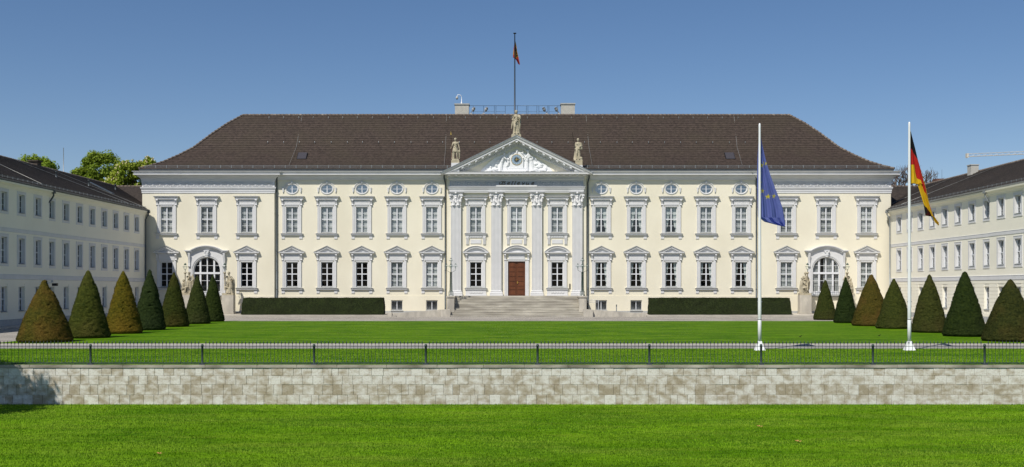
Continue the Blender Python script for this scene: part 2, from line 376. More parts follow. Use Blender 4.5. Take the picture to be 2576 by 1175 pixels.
# ------------------------------------------------------------------ retaining wall
def stone_mat():
    m = bpy.data.materials.new("ashlar_stone"); m.use_nodes = True; nt = m.node_tree; N = nt.nodes; L = nt.links
    P = N["Principled BSDF"]; P.inputs['Roughness'].default_value = .9; P.inputs['Specular IOR Level'].default_value = .15
    at = N.new("ShaderNodeAttribute"); at.attribute_name = "tone"
    tc = N.new("ShaderNodeTexCoord"); n1 = N.new("ShaderNodeTexNoise"); n1.inputs['Scale'].default_value = 3.4; n1.inputs['Detail'].default_value = 7
    n1.inputs['Distortion'].default_value = .25
    mp = N.new("ShaderNodeMapping"); mp.inputs['Scale'].default_value = (.8,1,1.3); L.new(tc.outputs['Object'], mp.inputs['Vector']); L.new(mp.outputs[0], n1.inputs['Vector'])
    ad = N.new("ShaderNodeMath"); ad.operation = 'ADD'; L.new(n1.outputs[0], ad.inputs[0]); L.new(at.outputs['Fac'], ad.inputs[1])
    r = N.new("ShaderNodeValToRGB"); e = r.color_ramp.elements
    e[0].position = .36; e[0].color = (.345,.295,.215,1); e[1].position = .70; e[1].color = (.66,.64,.59,1)
    k = e.new(.50); k.color = (.465,.42,.345,1); k = e.new(.57); k.color = (.535,.50,.44,1)
    L.new(ad.outputs[0], r.inputs[0])
    n2 = N.new("ShaderNodeTexNoise"); n2.inputs['Scale'].default_value = 16; n2.inputs['Detail'].default_value = 6; L.new(tc.outputs['Object'], n2.inputs['Vector'])
    r2 = N.new("ShaderNodeValToRGB"); r2.color_ramp.elements[0].position = .33; r2.color_ramp.elements[1].position = .5
    r2.color_ramp.elements[0].color = (.84,.82,.79,1); r2.color_ramp.elements[1].color = (1,1,1,1); L.new(n2.outputs[0], r2.inputs[0])
    mu = N.new("ShaderNodeMix"); mu.data_type = 'RGBA'; mu.blend_type = 'MULTIPLY'; mu.inputs[0].default_value = 1
    L.new(r.outputs[0], mu.inputs[6]); L.new(r2.outputs[0], mu.inputs[7]); L.new(mu.outputs[2], P.inputs['Base Color'])
    b = N.new("ShaderNodeBump"); b.inputs['Strength'].default_value = .4; b.inputs['Distance'].default_value = .01
    L.new(n2.outputs[0], b.inputs['Height']); L.new(b.outputs[0], P.inputs['Normal']); return m
M_ASH = stone_mat()
M_MORT = mat("mortar", (.42,.385,.31), (.48,.45,.38), 5, .95)
M_COPE = mat("coping_stone", (.31,.285,.235), (.43,.405,.345), 1.6, .9, .3, 30, c3=(.12,.11,.08), scale3=1.3, w3=.9, stretch=(.5,1,1))
rw = thing("retaining_wall", "low wall of pale and stained stone blocks between the two lawns", "wall", (0, WALL_Y, 0))
mb = MB(); mb.box(-60, 60, .016, .5, -1.6, -.12); mk("mortar_core", mb, M_MORT, rw)
mb = MB(); tones = []
rows = [(-.115, -.41), (-.415, -.745), (-.75, -1.14), (-1.145, -1.56)]
RB = random.Random(11)
for ri, (zt, zb) in enumerate(rows):
    x = -40 - RB.random()*.4
    while x < 40:
        w = RB.choice((RB.uniform(.24,.40),RB.uniform(.34,.48),RB.uniform(.38,.58))); g = RB.uniform(.005,.012)
        x0, x1 = x+g/2, x+w-g/2; e = .008; yf = -RB.uniform(0, .012)
        v = [(x0,yf+e,zb),(x1,yf+e,zb),(x1,yf+e,zt),(x0,yf+e,zt),(x0+e,yf,zb+e),(x1-e,yf,zb+e),(x1-e,yf,zt-e),(x0+e,yf,zt-e),
             (x0,.06,zb),(x1,.06,zb),(x1,.06,zt),(x0,.06,zt)]
        f = [(4,5,6,7),(0,1,5,4),(1,2,6,5),(2,3,7,6),(3,0,4,7),(0,8,9,1),(1,9,10,2),(2,10,11,3),(3,11,8,0)]
        mb.add(v, f); t = RB.gauss([.13, .095, .02, .05][ri], .058); tones += [t]*len(v); x += w
me = mb.mesh("stone_blocks", M_ASH)
at = me.attributes.new("tone", 'FLOAT', 'POINT'); at.data.foreach_set('value', tones)
mk("stone_blocks", me, None, rw)
mb = MB(); x = -44.0
while x < 44:
    w = RB.uniform(1.5, 2.1); mb.frust(x+.002, x+w-.002, -.035, .42, -.105, RB.uniform(-.004, .002), .008, .008); x += w
mk("coping", mb, M_COPE, rw)

# ------------------------------------------------------------------ iron fence
fn = thing("iron_fence", "low dark green iron fence with spear tops along the stone wall", "fence", (0, WALL_Y+.18, 0))
PIT = 4.264; X0 = -16.08 - PIT*3
mpost = MB()
mpost.lathe([(.062,0),(.062,.04),(.045,.06),(.045,.70),(.058,.71),(.058,.725),(.046,.74),(.05,.765),(.03,.785),(.004,.79)], n=10)
mpost.prism([(-.10,0),(.10,0),(.10,.05),(-.10,.05)], -.07, .07)
mpan = MB(); mpan.box(.06, PIT-.06, -.022, .022, .040, .082); mpan.box(.045, PIT-.045, -.010, .010, .690, .708)
for k in range(30):
    x = PIT*(k+1)/31
    if x < .09 or x > PIT-.09: continue
    mpan.tube([(x,0,.06),(x,0,.80)], .0078, 6)
    mpan.lathe([(.009,.778),(.020,.785),(.020,.795),(.012,.80),(.030,.83),(.013,.87),(.001,.925)], x, 0, 6)
post0 = mk("post", mpost, M_IRON, fn, (X0,0,0)); pan0 = mk("fence_panel", mpan, M_IRON, fn, (X0,0,0))
for k in range(1, 14):
    copy_tree(post0, fn, (X0+PIT*k, 0, 0))
    if k < 13: copy_tree(pan0, fn, (X0+PIT*k, 0, 0))
# ------------------------------------------------------------------ wall with openings
def wall_face(mb, x0, x1, z0, z1, y, holes, depth, m=0):
    xs = sorted({x0, x1, *[h[i] for h in holes for i in (0,1)]}); zs = sorted({z0, z1, *[h[i] for h in holes for i in (2,3)]})
    for i in range(len(xs)-1):
        for j in range(len(zs)-1):
            cx, cz = (xs[i]+xs[i+1])/2, (zs[j]+zs[j+1])/2
            if any(h[0] < cx < h[1] and h[2] < cz < h[3] for h in holes): continue
            mb.quad((xs[i],y,zs[j]),(xs[i+1],y,zs[j]),(xs[i+1],y,zs[j+1]),(xs[i],y,zs[j+1]), m)
    for h in holes:
        a, b, c, d = h[:4]; kind = h[4] if len(h) > 4 else 'rect'; yd = y+depth
        if kind == 'rect':
            for p, q in (((a,c),(b,c)),((b,c),(b,d)),((b,d),(a,d)),((a,d),(a,c))):
                mb.quad((p[0],y,p[1]),(q[0],y,q[1]),(q[0],yd,q[1]),(p[0],yd,p[1]), m)
        else:
            cx = (a+b)/2; rx = (b-a)/2
            if kind == 'oval': cz = (c+d)/2; rz = (d-c)/2; segs = [(t*math.pi/2, (t+1)*math.pi/2) for t in range(4)]
            else:
                cz = d-rx; rz = rx; segs = [(0, math.pi/2), (math.pi/2, math.pi)]
                for p, q in (((a,c),(b,c)),((b,c),(b,cz)),((a,cz),(a,c))):
                    mb.quad((p[0],y,p[1]),(q[0],y,q[1]),(q[0],yd,q[1]),(p[0],yd,p[1]), m)
            for t0, t1 in segs:
                n = 10; P = [(cx+rx*math.cos(t0+(t1-t0)*k/n), cz+rz*math.sin(t0+(t1-t0)*k/n)) for k in range(n+1)]
                tm = (t0+t1)/2; cor = (b if math.cos(tm) > 0 else a, d if math.sin(tm) > 0 else c)
                for k in range(n):
                    mb.add([(cor[0],y,cor[1]),(P[k][0],y,P[k][1]),(P[k+1][0],y,P[k+1][1])], [(0,1,2)], m)
                    mb.quad((P[k][0],y,P[k][1]),(P[k+1][0],y,P[k+1][1]),(P[k+1][0],yd,P[k+1][1]),(P[k][0],yd,P[k][1]), m)

# ------------------------------------------------------------------ window kit (origin on the wall plane, z absolute)
ZU0, ZU1 = zp(585), zp(520)        # upper openings
ZL0, ZL1 = zp(721.5), zp(659)      # lower openings
HW = .62
def arc(cx, cz, rx, rz, t0, t1, n): return [(cx+rx*math.cos(t0+(t1-t0)*k/n), cz+rz*math.sin(t0+(t1-t0)*k/n)) for k in range(n+1)]
def band(mb, outer, inner, y0, y1, m=0):
    for k in range(len(outer)-1):
        mb.prism([inner[k], inner[k+1], outer[k+1], outer[k]], y0, y1, m)

def m_surround(z0, z1):
    mb = MB(); ow = .99
    for s in (-1, 1):
        a, b = sorted((s*HW, s*(HW+.14))); mb.box(a, b, -.05, .0, z0-.05, z1+.0)
        a, b = sorted((s*(HW+.143), s*(HW+.30))); mb.box(a, b, -.085, .0, z0-.05, z1+.143)
        a, b = sorted((s*(HW+.303), s*ow)); mb.box(a, b, -.11, .0, z0-.05, z1+.20)
    mb.box(-HW, HW, -.05, 0, z1, z1+.14); mb.box(-HW-.30, HW+.30, -.086, 0, z1+.143, z1+.21)
    return mb
def m_frieze(z0, z1, flut=True):
    mb = MB(); mb.box(-.84, .84, -.07, 0, z0, z1); mb.box(-.80, .80, -.10, -.07, z0, z0+.05)
    for k in range(12):
        x = -.72+k*.131
        if flut: mb.prism([(x-.045,z0+.12),(x+.045,z0+.12),(x+.03,z1-.08),(x-.03,z1-.08)], -.082, -.07)
        else: mb.tube([(x-.04,-.065,z0+.12),(x+.03,-.07,z0+.2),(x-.02,-.065,z1-.08)], .020, 5)
    return mb
def m_console(z0, z1):
    mb = MB(); h = z1-z0
    poly = [(0,z0),(-.10,z0+.02),(-.12,z0+.12),(-.10,z0+.25*h+.05),(-.14,z0+.5*h),(-.20,z0+.7*h),(-.24,z0+.85*h),(-.24,z1),(0,z1)]
    mb.prismx(poly, -.10, .10); mb.tube([(-.105,-.19,z1-.1),(.105,-.19,z1-.1)], .075, 8)
    mb.tube([(-.102,-.10,z0+.09),(.102,-.10,z0+.09)], .05, 8); return mb
def pth(hw, b=.0): return [(-hw, 0), (-hw, -b), (hw, -b), (hw, 0)]
def crown(zb, zt, pl):                               # overhanging cyma in its own shade above a sunlit fillet
    h = zt-zb; ps = pl-.42*h; return [(-.05,zb-.001),(ps,zb),(ps,zb+.19*h),(ps-.16*h,zb+.22*h),(ps-.10*h,zb+.5*h),(ps+.10*h,zb+.75*h),(pl-.02*h,zt-.10*h),(pl,zt-.08*h),(pl,zt)]
def m_hood(z0, z1, hw=1.08):
    mb = MB(); b = .1
    mb.mould(pth(hw, b), [(-.05,z0-.03),(.08,z0-.029)]+crown(z0, z1, .25)[1:], cap=True)
    return mb
def m_hoodtop(z1, hw=1.08):
    mb = MB(); mb.mould(pth(hw, .1), [(.258,z1+.002),(.262,z1+.02),(.0,z1+.075),(-.09,z1+.085)], cap=True); return mb
def m_sill(zt, zb, hw=1.03):
    mb = MB(); mb.mould(pth(hw, .08), [(-.03,zb-.05),(.02,zb-.049),(.03,zb)]+crown(zb,zt,.16)[1:]+[(-.0,zt+.03),(-.07,zt+.04)], cap=True); return mb
def m_silltop(z0, zs): mb = MB(); mb.add([(-HW+.002,.165,z0+.07),(HW-.002,.165,z0+.07),(HW-.002,-.06,z0-.015),(-HW+.002,-.06,z0-.015),(-1.0,-.09,z0-.05),(1.0,-.09,z0-.05),(1.16,-.245,zs+.006),(-1.16,-.245,zs+.006)],[(0,1,2,3),(4,5,6,7)]); return mb
def m_block(zt, zb): mb = MB(); mb.frust(-.165, .165, -.055, 0, zb, zt, 0, 0); return mb
def m_sash(z0, z1, hw=HW):
    mb = MB(); y0, y1 = .10, .17; f = .065
    for s in (-1, 1):
        a, b = sorted((s*hw, s*(hw-f))); mb.box(a, b, y0, y1, z0, z1)
    mb.box(-hw+f, hw-f, y0, y1, z0, z0+f); mb.box(-hw+f, hw-f, y0, y1, z1-f-.02, z1)
    mb.box(-.055, .055, y0-.02, y1, z0+f, z1-f-.02)
    zm = z0+(z1-z0)*.515
    for s in (-1, 1):
        a, b = sorted((s*.055, s*(hw-f))); mb.box(a, b, y0-.025, y1, zm-.05, zm+.05)
        for zz in ((z0+f+zm-.05)/2, (zm+.05+z1-f-.02)/2): mb.box(a, b, y0+.01, y1-.01, zz-.016, zz+.016)
    return mb
def m_glass(z0, z1, hw=HW):
    mb = MB(); mb.quad((-hw+.03,.14,z0+.03),(hw-.03,.14,z0+.03),(hw-.03,.14,z1-.03),(-hw+.03,.14,z1-.03)); return mb
def wavy(mb, xa, xb, z0, z1, y, fold=.13, amp=.03, n=40, nz=8, gather=None):
    V = []
    for j in range(nz+1):
        t = j/nz; z = z1+(z0-z1)*t
        L, Rr = (xa, xb) if gather is None else gather(t)
        for i in range(n+1):
            x = L+(Rr-L)*i/n; V.append((x, y+.35*amp*math.sin((xa+(xb-xa)*i/n)/fold*2*math.pi)+.01*math.sin(7*x+3*t), z))
    mb.add(V, [(j*(n+1)+i, j*(n+1)+i+1, (j+1)*(n+1)+i+1, (j+1)*(n+1)+i) for j in range(nz) for i in range(n)], 0, True)
def m_sheer(z0, z1, seed=0):
    mb = MB(); g = R.uniform(.0, .05)
    wavy(mb, -HW-.1, -g, z0-.1, z1+.1, .30, .12+.02*(seed % 3), .035); wavy(mb, g, HW+.1, z0-.1, z1+.1, .31, .13, .035); return mb
def m_drapes(z0, z1, top=0.0, bot=.42):
    mb = MB(); w = HW+.1; lo, hi = z0+.02, z1+.1
    for s in (-1, 1):
        def ga(t, s=s):
            inner = top + (bot-top)*min(1, t*1.05)**1.3 if t < .85 else bot - (t-.85)*.3
            return (-w, -inner) if s < 0 else (inner, w)
        wavy(mb, -w if s < 0 else 0, 0 if s < 0 else w, lo, hi, .30, .12, .03, 30, 14, ga)
    return mb

MESH = {}
def reg(key, fn_, mats, fixn=False):
    if key not in MESH: MESH[key] = fn_().mesh(key[0], mats)
    return MESH[key]
def child(name, me, parent, loc=(0,0,0)):
    o = bpy.data.objects.new(name, me); COL.objects.link(o); o.parent = parent; o.location = loc; return o

def curtain(w, kind, z0, z1):
    if kind == 'none': return
    key = ('curtain', kind, round(z0,2))
    if kind[0] == 's': me = reg(key, lambda: m_sheer(z0, z1, int(kind[1:] or 0)), M_SHEER if kind == 's1' else M_SHEERD)
    elif kind == 'd': me = reg(key, lambda: m_drapes(z0, z1, .02, .46), M_DRAPE)
    elif kind == 'dw': me = reg(key, lambda: m_drapes(z0, z1, .26, .52), M_DRAPE)
    child('curtain', me, w)

def upper_window(root, x, y, cur, apron='blocks', hood=True):
    w = part('window', root, (x, y, 0)); z0, z1 = ZU0, ZU1
    child('surround', reg(('surround','u'), lambda: m_surround(z0, z1), M_TRIM), w)
    child('frieze', reg(('frieze','u'), lambda: m_frieze(z1+.213, zp(502), False), M_TRIM), w)
    for s in (-1, 1): child('console', reg(('console','u'), lambda: m_console(zp(518), zp(502)), M_TRIM), w, (s*.98, -.02, 0))
    child('hood', reg(('hood','u'), lambda: m_hood(zp(502), zp(494.8)), M_TRIM), w)
    child('hood_flashing', reg(('hood_flashing','u'), lambda: m_hoodtop(zp(494.8)), M_LEAD), w)
    child('sill', reg(('sill','u'), lambda: m_sill(zp(587.5), zp(591.5)), M_TRIM), w)
    child('sill_flashing', reg(('sill_flashing','u'), lambda: m_silltop(z0, zp(587.5)), M_LEAD), w)
    if apron == 'blocks':
        for s in (-1, 1): child('sill_block', reg(('sill_block','u'), lambda: m_block(zp(591.6), zp(601)), M_TRIM), w, (s*.93, 0, 0))
    child('sash', reg(('sash','u'), lambda: m_sash(z0, z1), M_SASH), w)
    child('glass', reg(('glass','u'), lambda: m_glass(z0, z1), M_GLASS), w)
    curtain(w, cur, z0, z1); return w

def m_pediment(zb, zt, za, hw, y=-.34):
    mb = MB()
    mb.mould(pth(hw-.26, .07), [(-.03,zb),(.02,zb+.001),(.06,zb+.06),(.13,zb+.10),(.235,zb+.101),(.235,zt-.03),(.245,zt-.025),(.245,zt),(.0,zt+.02),(-.06,zt+.025)], cap=True)
    m_ = (za-zt)/hw
    def line(off): return lambda x: za - abs(x)*m_ - off
    for s in (-1, 1):                                  # overhanging sima, in its own shade
        a0, a1 = za, zt; V = [(0,y,za),(s*hw,y,zt),(s*hw,y,zt-.02),(0,y,za-.02),(0,y+.12,za-.15),(s*(hw-.08),y+.12,zt-.09),(0,0,za+.05),(s*hw,0,zt+.05)]
        mb.add(V, [(0,1,2,3),(3,2,5,4),(0,1,7,6)])
    for off0, off1, yy, e in ((.151, .225, y+.08, hw-.05), (.226, .30, y+.17, hw-.24)):
        a, b = line(off0), line(off1)
        for s in (-1, 1):
            zlo = max(zt+.02, b(e)); xe = e
            xe = min(xe, (za-off0-zt)/m_); xb = max(0, min(xe, (za-off1-zt)/m_)); poly = [(0, a(0)), (s*xe, max(a(xe),zt)), (s*xb, max(b(xb),zt)), (0, b(0))]
            mb.prism(poly, yy, -.0)
    mb.prism([(-hw+.3, zt+.0), (hw-.3, zt), (0, za-.2)], -.05, 0)
    return mb
def m_pedflash(za, zt, hw, y=-.35):
    mb = MB(); m_ = (za-zt)/hw
    for s in (-1, 1):
        a, b = (0, za+.001), (s*(hw+.012), zt+.001)
        mb.add([(a[0],y,a[1]),(b[0],y,b[1]),(b[0],0,b[1]+.06),(a[0],0,a[1]+.06),(a[0],y,a[1]+.02),(b[0],y,b[1]+.02)], [(0,1,5,4),(4,5,2,3)])
    return mb
def m_segped(zb, zt, za, hw, y=-.34):
    mb = MB()
    mb.mould(pth(hw-.26, .07), [(-.03,zb),(.02,zb+.001),(.06,zb+.06),(.13,zb+.10),(.235,zb+.101),(.235,zt-.03),(.245,zt-.025),(.245,zt),(.0,zt+.02),(-.06,zt+.025)], cap=True)
    def A(off):
        h = za-zt; r = (hw*hw+h*h)/(2*h); cz = za-r; r2 = r-off; half = math.asin(min(1, (hw-off*.6)/r)); 
        return [(r2*math.sin(-half+2*half*k/16), cz+r2*math.cos(-half+2*half*k/16)) for k in range(17)]
    O, I = A(0), A(.15)
    for k in range(16):
        mb.add([(O[k][0],y,O[k][1]),(O[k+1][0],y,O[k+1][1]),(I[k+1][0],y+.12,max(I[k+1][1],zt-.05)),(I[k][0],y+.12,max(I[k][1],zt-.05)),(O[k][0],0,O[k][1]+.04),(O[k+1][0],0,O[k+1][1]+.04)], [(0,1,2,3),(0,1,5,4)])
    band(mb, A(.151), A(.225), y+.08, 0); band(mb, A(.226), A(.30), y+.17, 0)
    P = A(.25); mb.prism([(P[0][0], zt)]+P[1:-1]+[(P[-1][0], zt)], -.05, 0)
    return mb
def lower_window(root, x, y, cur, ped='tri', base='blocks'):
    w = part('window', root, (x, y, 0)); z0, z1 = ZL0, ZL1
    child('surround', reg(('surround','l'), lambda: m_surround(z0, z1), M_TRIM), w)
    child('frieze', reg(('frieze','l'), lambda: m_frieze(z1+.213, zp(639.5)), M_TRIM), w)
    for s in (-1, 1): child('console', reg(('console','l'), lambda: m_console(zp(656), zp(639.5)), M_TRIM), w, (s*.98, -.02, 0))
    if ped == 'tri':
        child('pediment', reg(('pediment','l'), lambda: m_pediment(zp(639.5), zp(634.5), zp(619), 1.36), M_TRIM), w)
        child('pediment_flashing', reg(('pediment_flashing','l'), lambda: m_pedflash(zp(619), zp(634.5), 1.36), M_LEAD), w)
    else: child('pediment', reg(('pediment','s'), lambda: m_segped(zp(639.5), zp(634.5), zp(619), 1.36), M_TRIM), w)
    child('sill', reg(('sill','l'), lambda: m_sill(zp(724.5), zp(728.5)), M_TRIM), w)
    child('sill_flashing', reg(('sill_flashing','l'), lambda: m_silltop(z0, zp(724.5)), M_LEAD), w)
    if base == 'blocks':
        for s in (-1, 1): child('sill_block', reg(('sill_block','l'), lambda: m_block(zp(728.6), zp(738)), M_TRIM), w, (s*.93, 0, 0))
    child('sash', reg(('sash','l'), lambda: m_sash(z0, z1), M_SASH), w)
    child('glass', reg(('glass','l'), lambda: m_glass(z0, z1), M_GLASSL), w)
    curtain(w, cur, z0, z1); return w

# ------------------------------------------------------------------ the palace
pal = thing("palace", "long cream palace with brown hipped roof, white trim and a columned portico in the middle", "palace", (PX, 0, 0))
YR, YC = -.25, -.35                                   # risalit and portico wall planes
XR0, XR1, XC = 39.15, 25.33, 7.28
MID = [8.875, 12.54, 16.21, 19.875, 23.54]; RIS = [28.22, 32.38, 36.6]
ZW = 15.3; ZOV = zp(475.2)
up_h = lambda x: (x-HW, x+HW, ZU0, ZU1); lo_h = lambda x: (x-HW, x+HW, ZL0, ZL1)
OW, OH = .60, .48
AR = 1.42; ZA0, ZA1 = zp(743), zp(646.5, YR)
mbw = MB(); mbp = MB()
for s in (-1, 1):
    H = []
    for x in MID:
        H += [up_h(s*x), lo_h(s*x), (s*x-OW, s*x+OW, ZOV-OH, ZOV+OH, 'oval')]
        if x < 13: H.append((s*x-.58, s*x+.58, zp(780), zp(756)))
    a, b = sorted((s*XR1, s*XC)); wall_face(mbw, a, b, 0, ZW, 0, H, .2)
    H = [up_h(s*x) for x in RIS] + [lo_h(s*x) for x in (RIS[0], RIS[2])] + [(s*RIS[1]-AR, s*RIS[1]+AR, ZA0, ZA1, 'arch')]
    a, b = sorted((s*XR1, s*XR0)); wall_face(mbw, a, b, 0, ZW, YR, H, .22)
    mbw.quad((s*XR1,YR,0),(s*XR1,0,0),(s*XR1,0,ZW),(s*XR1,YR,ZW)); mbw.quad((s*XC,YC,0),(s*XC,0,0),(s*XC,0,ZW),(s*XC,YC,ZW))
    mbw.quad((s*XR0,YR,0),(s*XR0,17.6,0),(s*XR0,17.6,ZW),(s*XR0,YR,ZW))
PW = 4.255
H = [up_h(x) for x in (-PW,0,PW)] + [lo_h(-PW), lo_h(PW), (-.9, .9, zp(744), zp(657.5))]
wall_face(mbw, -XC, XC, 0, zp(433.3)+.0, YC, H, .22)
mbw.quad((-XR0,17.6,0),(XR0,17.6,0),(XR0,17.6,ZW),(-XR0,17.6,ZW))
mk("wall", mbw, M_CREAM, pal)
for s in (-1, 1):                                    # slightly proud base storey band and grey plinth course
    for xa, xb, yf in ((XC, XR1, 0), (XR1, XR0+.03, YR)):
        mb = MB(); a, b = sorted((s*xa, s*xb)); bw = []
        if yf == 0: bw = sorted([s*x for x in MID if x < 13])
        cuts = [a]+[c for x in bw for c in (x-.62, x+.62)]+[b]
        for i in range(0, len(cuts), 2): mb.box(cuts[i], cuts[i+1], yf-.04, yf-.001, .3, zp(744))
        for x in bw: mb.box(x-.62, x+.62, yf-.04, yf-.001, .3, zp(781)); mb.box(x-.62, x+.62, yf-.04, yf-.001, zp(755), zp(744))
        mk("base_course", mb, M_CREAM, pal)
for s in (-1, 1):
    for xa, xb, yf in ((XC, XR1, 0), (XR1, XR0+.05, YR)):
        mb = MB(); a, b = sorted((s*xa, s*xb)); mb.box(a, b, yf-.06, yf-.041, .15, .56); mk("plinth_course", mb, M_PLINTH, pal)
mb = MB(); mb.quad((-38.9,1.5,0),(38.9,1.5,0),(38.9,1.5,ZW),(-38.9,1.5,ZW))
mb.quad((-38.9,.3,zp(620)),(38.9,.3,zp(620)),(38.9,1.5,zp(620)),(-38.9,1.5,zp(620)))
mk("dark_interior_wall", mb, M_INT, pal)
mb = MB(); mb.box(xl(1431.5),xl(1434.5),YC-.05,YC,zp(727),zp(714)); mk('bell_panel', mb, M_LETTER, pal)

# windows of the two storeys
lowcur = {-1: ['s1','s0','none','none','none'], 1: ['dw','dw','dw','dw','dw']}
upcur = {-1: ['s1','s1','s1','s1','s0'], 1: ['d','d','d','s0','s2']}
for s in (-1, 1):
    for i, x in enumerate(MID):
        upper_window(pal, s*x, 0, upcur[s][i]); lower_window(pal, s*x, 0, lowcur[s][i])
    for i, x in enumerate(RIS):
        upper_window(pal, s*x, YR, ['s2','s0','s1'][i])
        if i != 1: lower_window(pal, s*x, YR, 'none' if s < 0 else ['s0','s1','s2'][i])
for i, x in enumerate((-PW, 0, PW)):
    w = upper_window(pal, x, YC, ['s0','s1','s2'][i], 'panel')
    def m_panel():
        mb = MB()
        for s in (-1, 1):
            mb.tube([(s*.88,-.02,zp(595)),(s*.88,-.11,zp(595))], .17, 12)
            for k in (-1, 0, 1): mb.box(s*.88+k*.1-.035, s*.88+k*.1+.035, -.10, 0, zp(615), zp(600))
            mb.box(s*.88-.18, s*.88+.18, -.12, 0, zp(600.5), zp(598.8))
        mb.box(-.68, .68, -.05, 0, zp(599), zp(592))
        for k in range(5): mb.lathe([(.001,0),(.11,.0),(.13,.03)], n=10) if False else mb.tube([(-.52+k*.26,-.04,zp(595.4)),(-.52+k*.26,-.09,zp(595.4))], .105, 10)
        mb.box(-.56, .56, -.06, 0, zp(613), zp(603)); return mb
    child('apron_panel', reg(('apron_panel','u'), m_panel, M_TRIM), w)
for x in (-PW, PW):
    w = lower_window(pal, x, YC, 'none', 'seg', 'apron')
    def m_apron():
        mb = MB(); mb.box(-1.08, 1.08, -.07, 0, zp(744), zp(728.7)); mb.box(-1.12, 1.12, -.12, -.0, zp(744)+.001, zp(741.5))
        for k in range(5): mb.tube([(-.56+k*.28,-.06,zp(735)),(-.56+k*.28,-.11,zp(735))], .14, 12)
        return mb
    child('apron_panel', reg(('apron_panel','l'), m_apron, M_TRIM), w)

# oval windows under the cornice
def m_ovalframe():
    mb = MB()
    def E(k, rx, rz, t0=0, t1=2*math.pi, n=28): return arc(0, ZOV, rx, rz, t0, t1, n)
    band(mb, E(0, OW+.10, OH+.10), E(0, OW, OH), -.05, 0); band(mb, E(0, OW+.07, OH+.07), E(0, OW+.02, OH+.02), -.065, -.05)
    band(mb, arc(0, ZOV, OW+.26, OH+.26, .08, math.pi-.08, 18), arc(0, ZOV, OW+.19, OH+.19, .08, math.pi-.08, 18), -.08, 0)
    mb.frust(-.07, .07, -.13, 0, ZOV+OH+.12, ZOV+OH+.32, -.02, 0); mb.box(-.11, .11, -.14, 0, ZOV+OH+.321, ZOV+OH+.37)
    for s in (-1, 1):
        x = s*(OW+.30); a, b = sorted((x-.0, x+s*.12)); mb.box(a, b, -.10, 0, ZOV+.05, ZOV+.15)
        mb.box(x-.075+s*.02, x+.075+s*.02, -.10, 0, ZOV-.10, ZOV+.05)
        mb.frust(x-.05+s*.02, x+.05+s*.02, -.10, 0, ZOV-.32, ZOV-.101, -.035, 0); mb.ell((x+s*.02,-.06,ZOV-.36), .055, 8, 6)
    return mb
def m_ovalsash():
    mb = MB(); band(mb, arc(0,ZOV,OW,OH,0,2*math.pi,28), arc(0,ZOV,OW-.05,OH-.05,0,2*math.pi,28), .08, .14)
    mb.box(-.04,.04,.07,.14,ZOV-OH+.04,ZOV+OH-.04)
    for s in (-1,1): a,b = sorted((s*.05,s*(OW-.03))); mb.box(a,b,.09,.13,ZOV-.018,ZOV+.018)
    return mb
def m_ovalglass(): mb = MB(); P = arc(0,ZOV,OW-.02,OH-.02,0,2*math.pi,24)[:-1]; mb.add([(p[0],.12,p[1]) for p in P], [tuple(range(24))]); return mb
for s in (-1, 1):
    for x in MID:
        w = part('oval_window', pal, (s*x, 0, 0))
        child('surround', reg(('surround','o'), m_ovalframe, M_TRIM), w); child('sash', reg(('sash','o'), m_ovalsash, M_SASH), w)
        child('glass', reg(('glass','o'), m_ovalglass, M_GLASSU), w)
# barred basement windows
def m_bars():
    mb = MB(); z0, z1 = zp(780), zp(756)
    mb.box(-.58, .58, .10, .15, z0, z0+.05); mb.box(-.58,.58,.10,.15,z1-.05,z1); mb.box(-.06,.06,.10,.15,z0+.05,z1-.05)
    for s in (-1,1): a,b = sorted((s*.53,s*.58)); mb.box(a,b,.10,.15,z0+.05,z1-.05)
    return mb
def m_bars2():
    mb = MB(); z0, z1 = zp(780), zp(756)
    for k in range(9): x=-.5+k*.125; mb.tube([(x,.02,z0+.01),(x,.02,z1-.01)], .014, 6)
    for z in (z0+.12, z1-.12): mb.box(-.57,.57,.012,.028,z-.012,z+.012)
    return mb
def m_bsill(): mb = MB(); mb.frust(-.66,.66,-.13,-.0,zp(782.5),zp(780.2),.01,.02); return mb
for s in (-1, 1):
    for x in MID[:2]:
        w = part('basement_window', pal, (s*x, 0, 0))
        child('sash', reg(('sash','b'), m_bars, M_SASH), w); child('window_bars', reg(('window_bars','b'), m_bars2, M_ZINCL), w)
        child('sill', reg(('sill','b'), m_bsill, M_PLINTH), w)

# arched portals of the side pavilions
def m_portal():
    mb = MB(); zs = ZA1-AR; 
    for r0, r1, y in ((AR, AR+.12, -.06), (AR+.121, AR+.26, -.11)):
        band(mb, arc(0,zs,r1,r1,0,math.pi,24), arc(0,zs,r0,r0,0,math.pi,24), y, 0)
        for s in (-1,1): a,b = sorted((s*r0,s*r1)); mb.box(a,b,y,0,ZA0,zs)
    return mb
def m_portalwall():
    mb = MB(); zs = ZA1-AR; r = AR+.262; zt = zp(630.5, YR)
    P = arc(0,zs,r,r,0,math.pi,24)
    def top(x): return zt - .12 + 1.0*max(0, 1-(abs(x)/1.75)**2.2)*.52
    for k in range(24):
        a, b = P[k], P[k+1]; mb.prism([a, (a[0], top(a[0])), (b[0], top(b[0])), b], -.08, 0)
    for s in (-1,1):
        a,b = sorted((s*r,s*1.93)); mb.box(a,b,-.08,0,ZA0,zt-.121)
        a,b = sorted((s*1.70,s*1.93)); mb.box(a,b,-.13,-.08,zp(672,YR),zt-.1)
    return mb
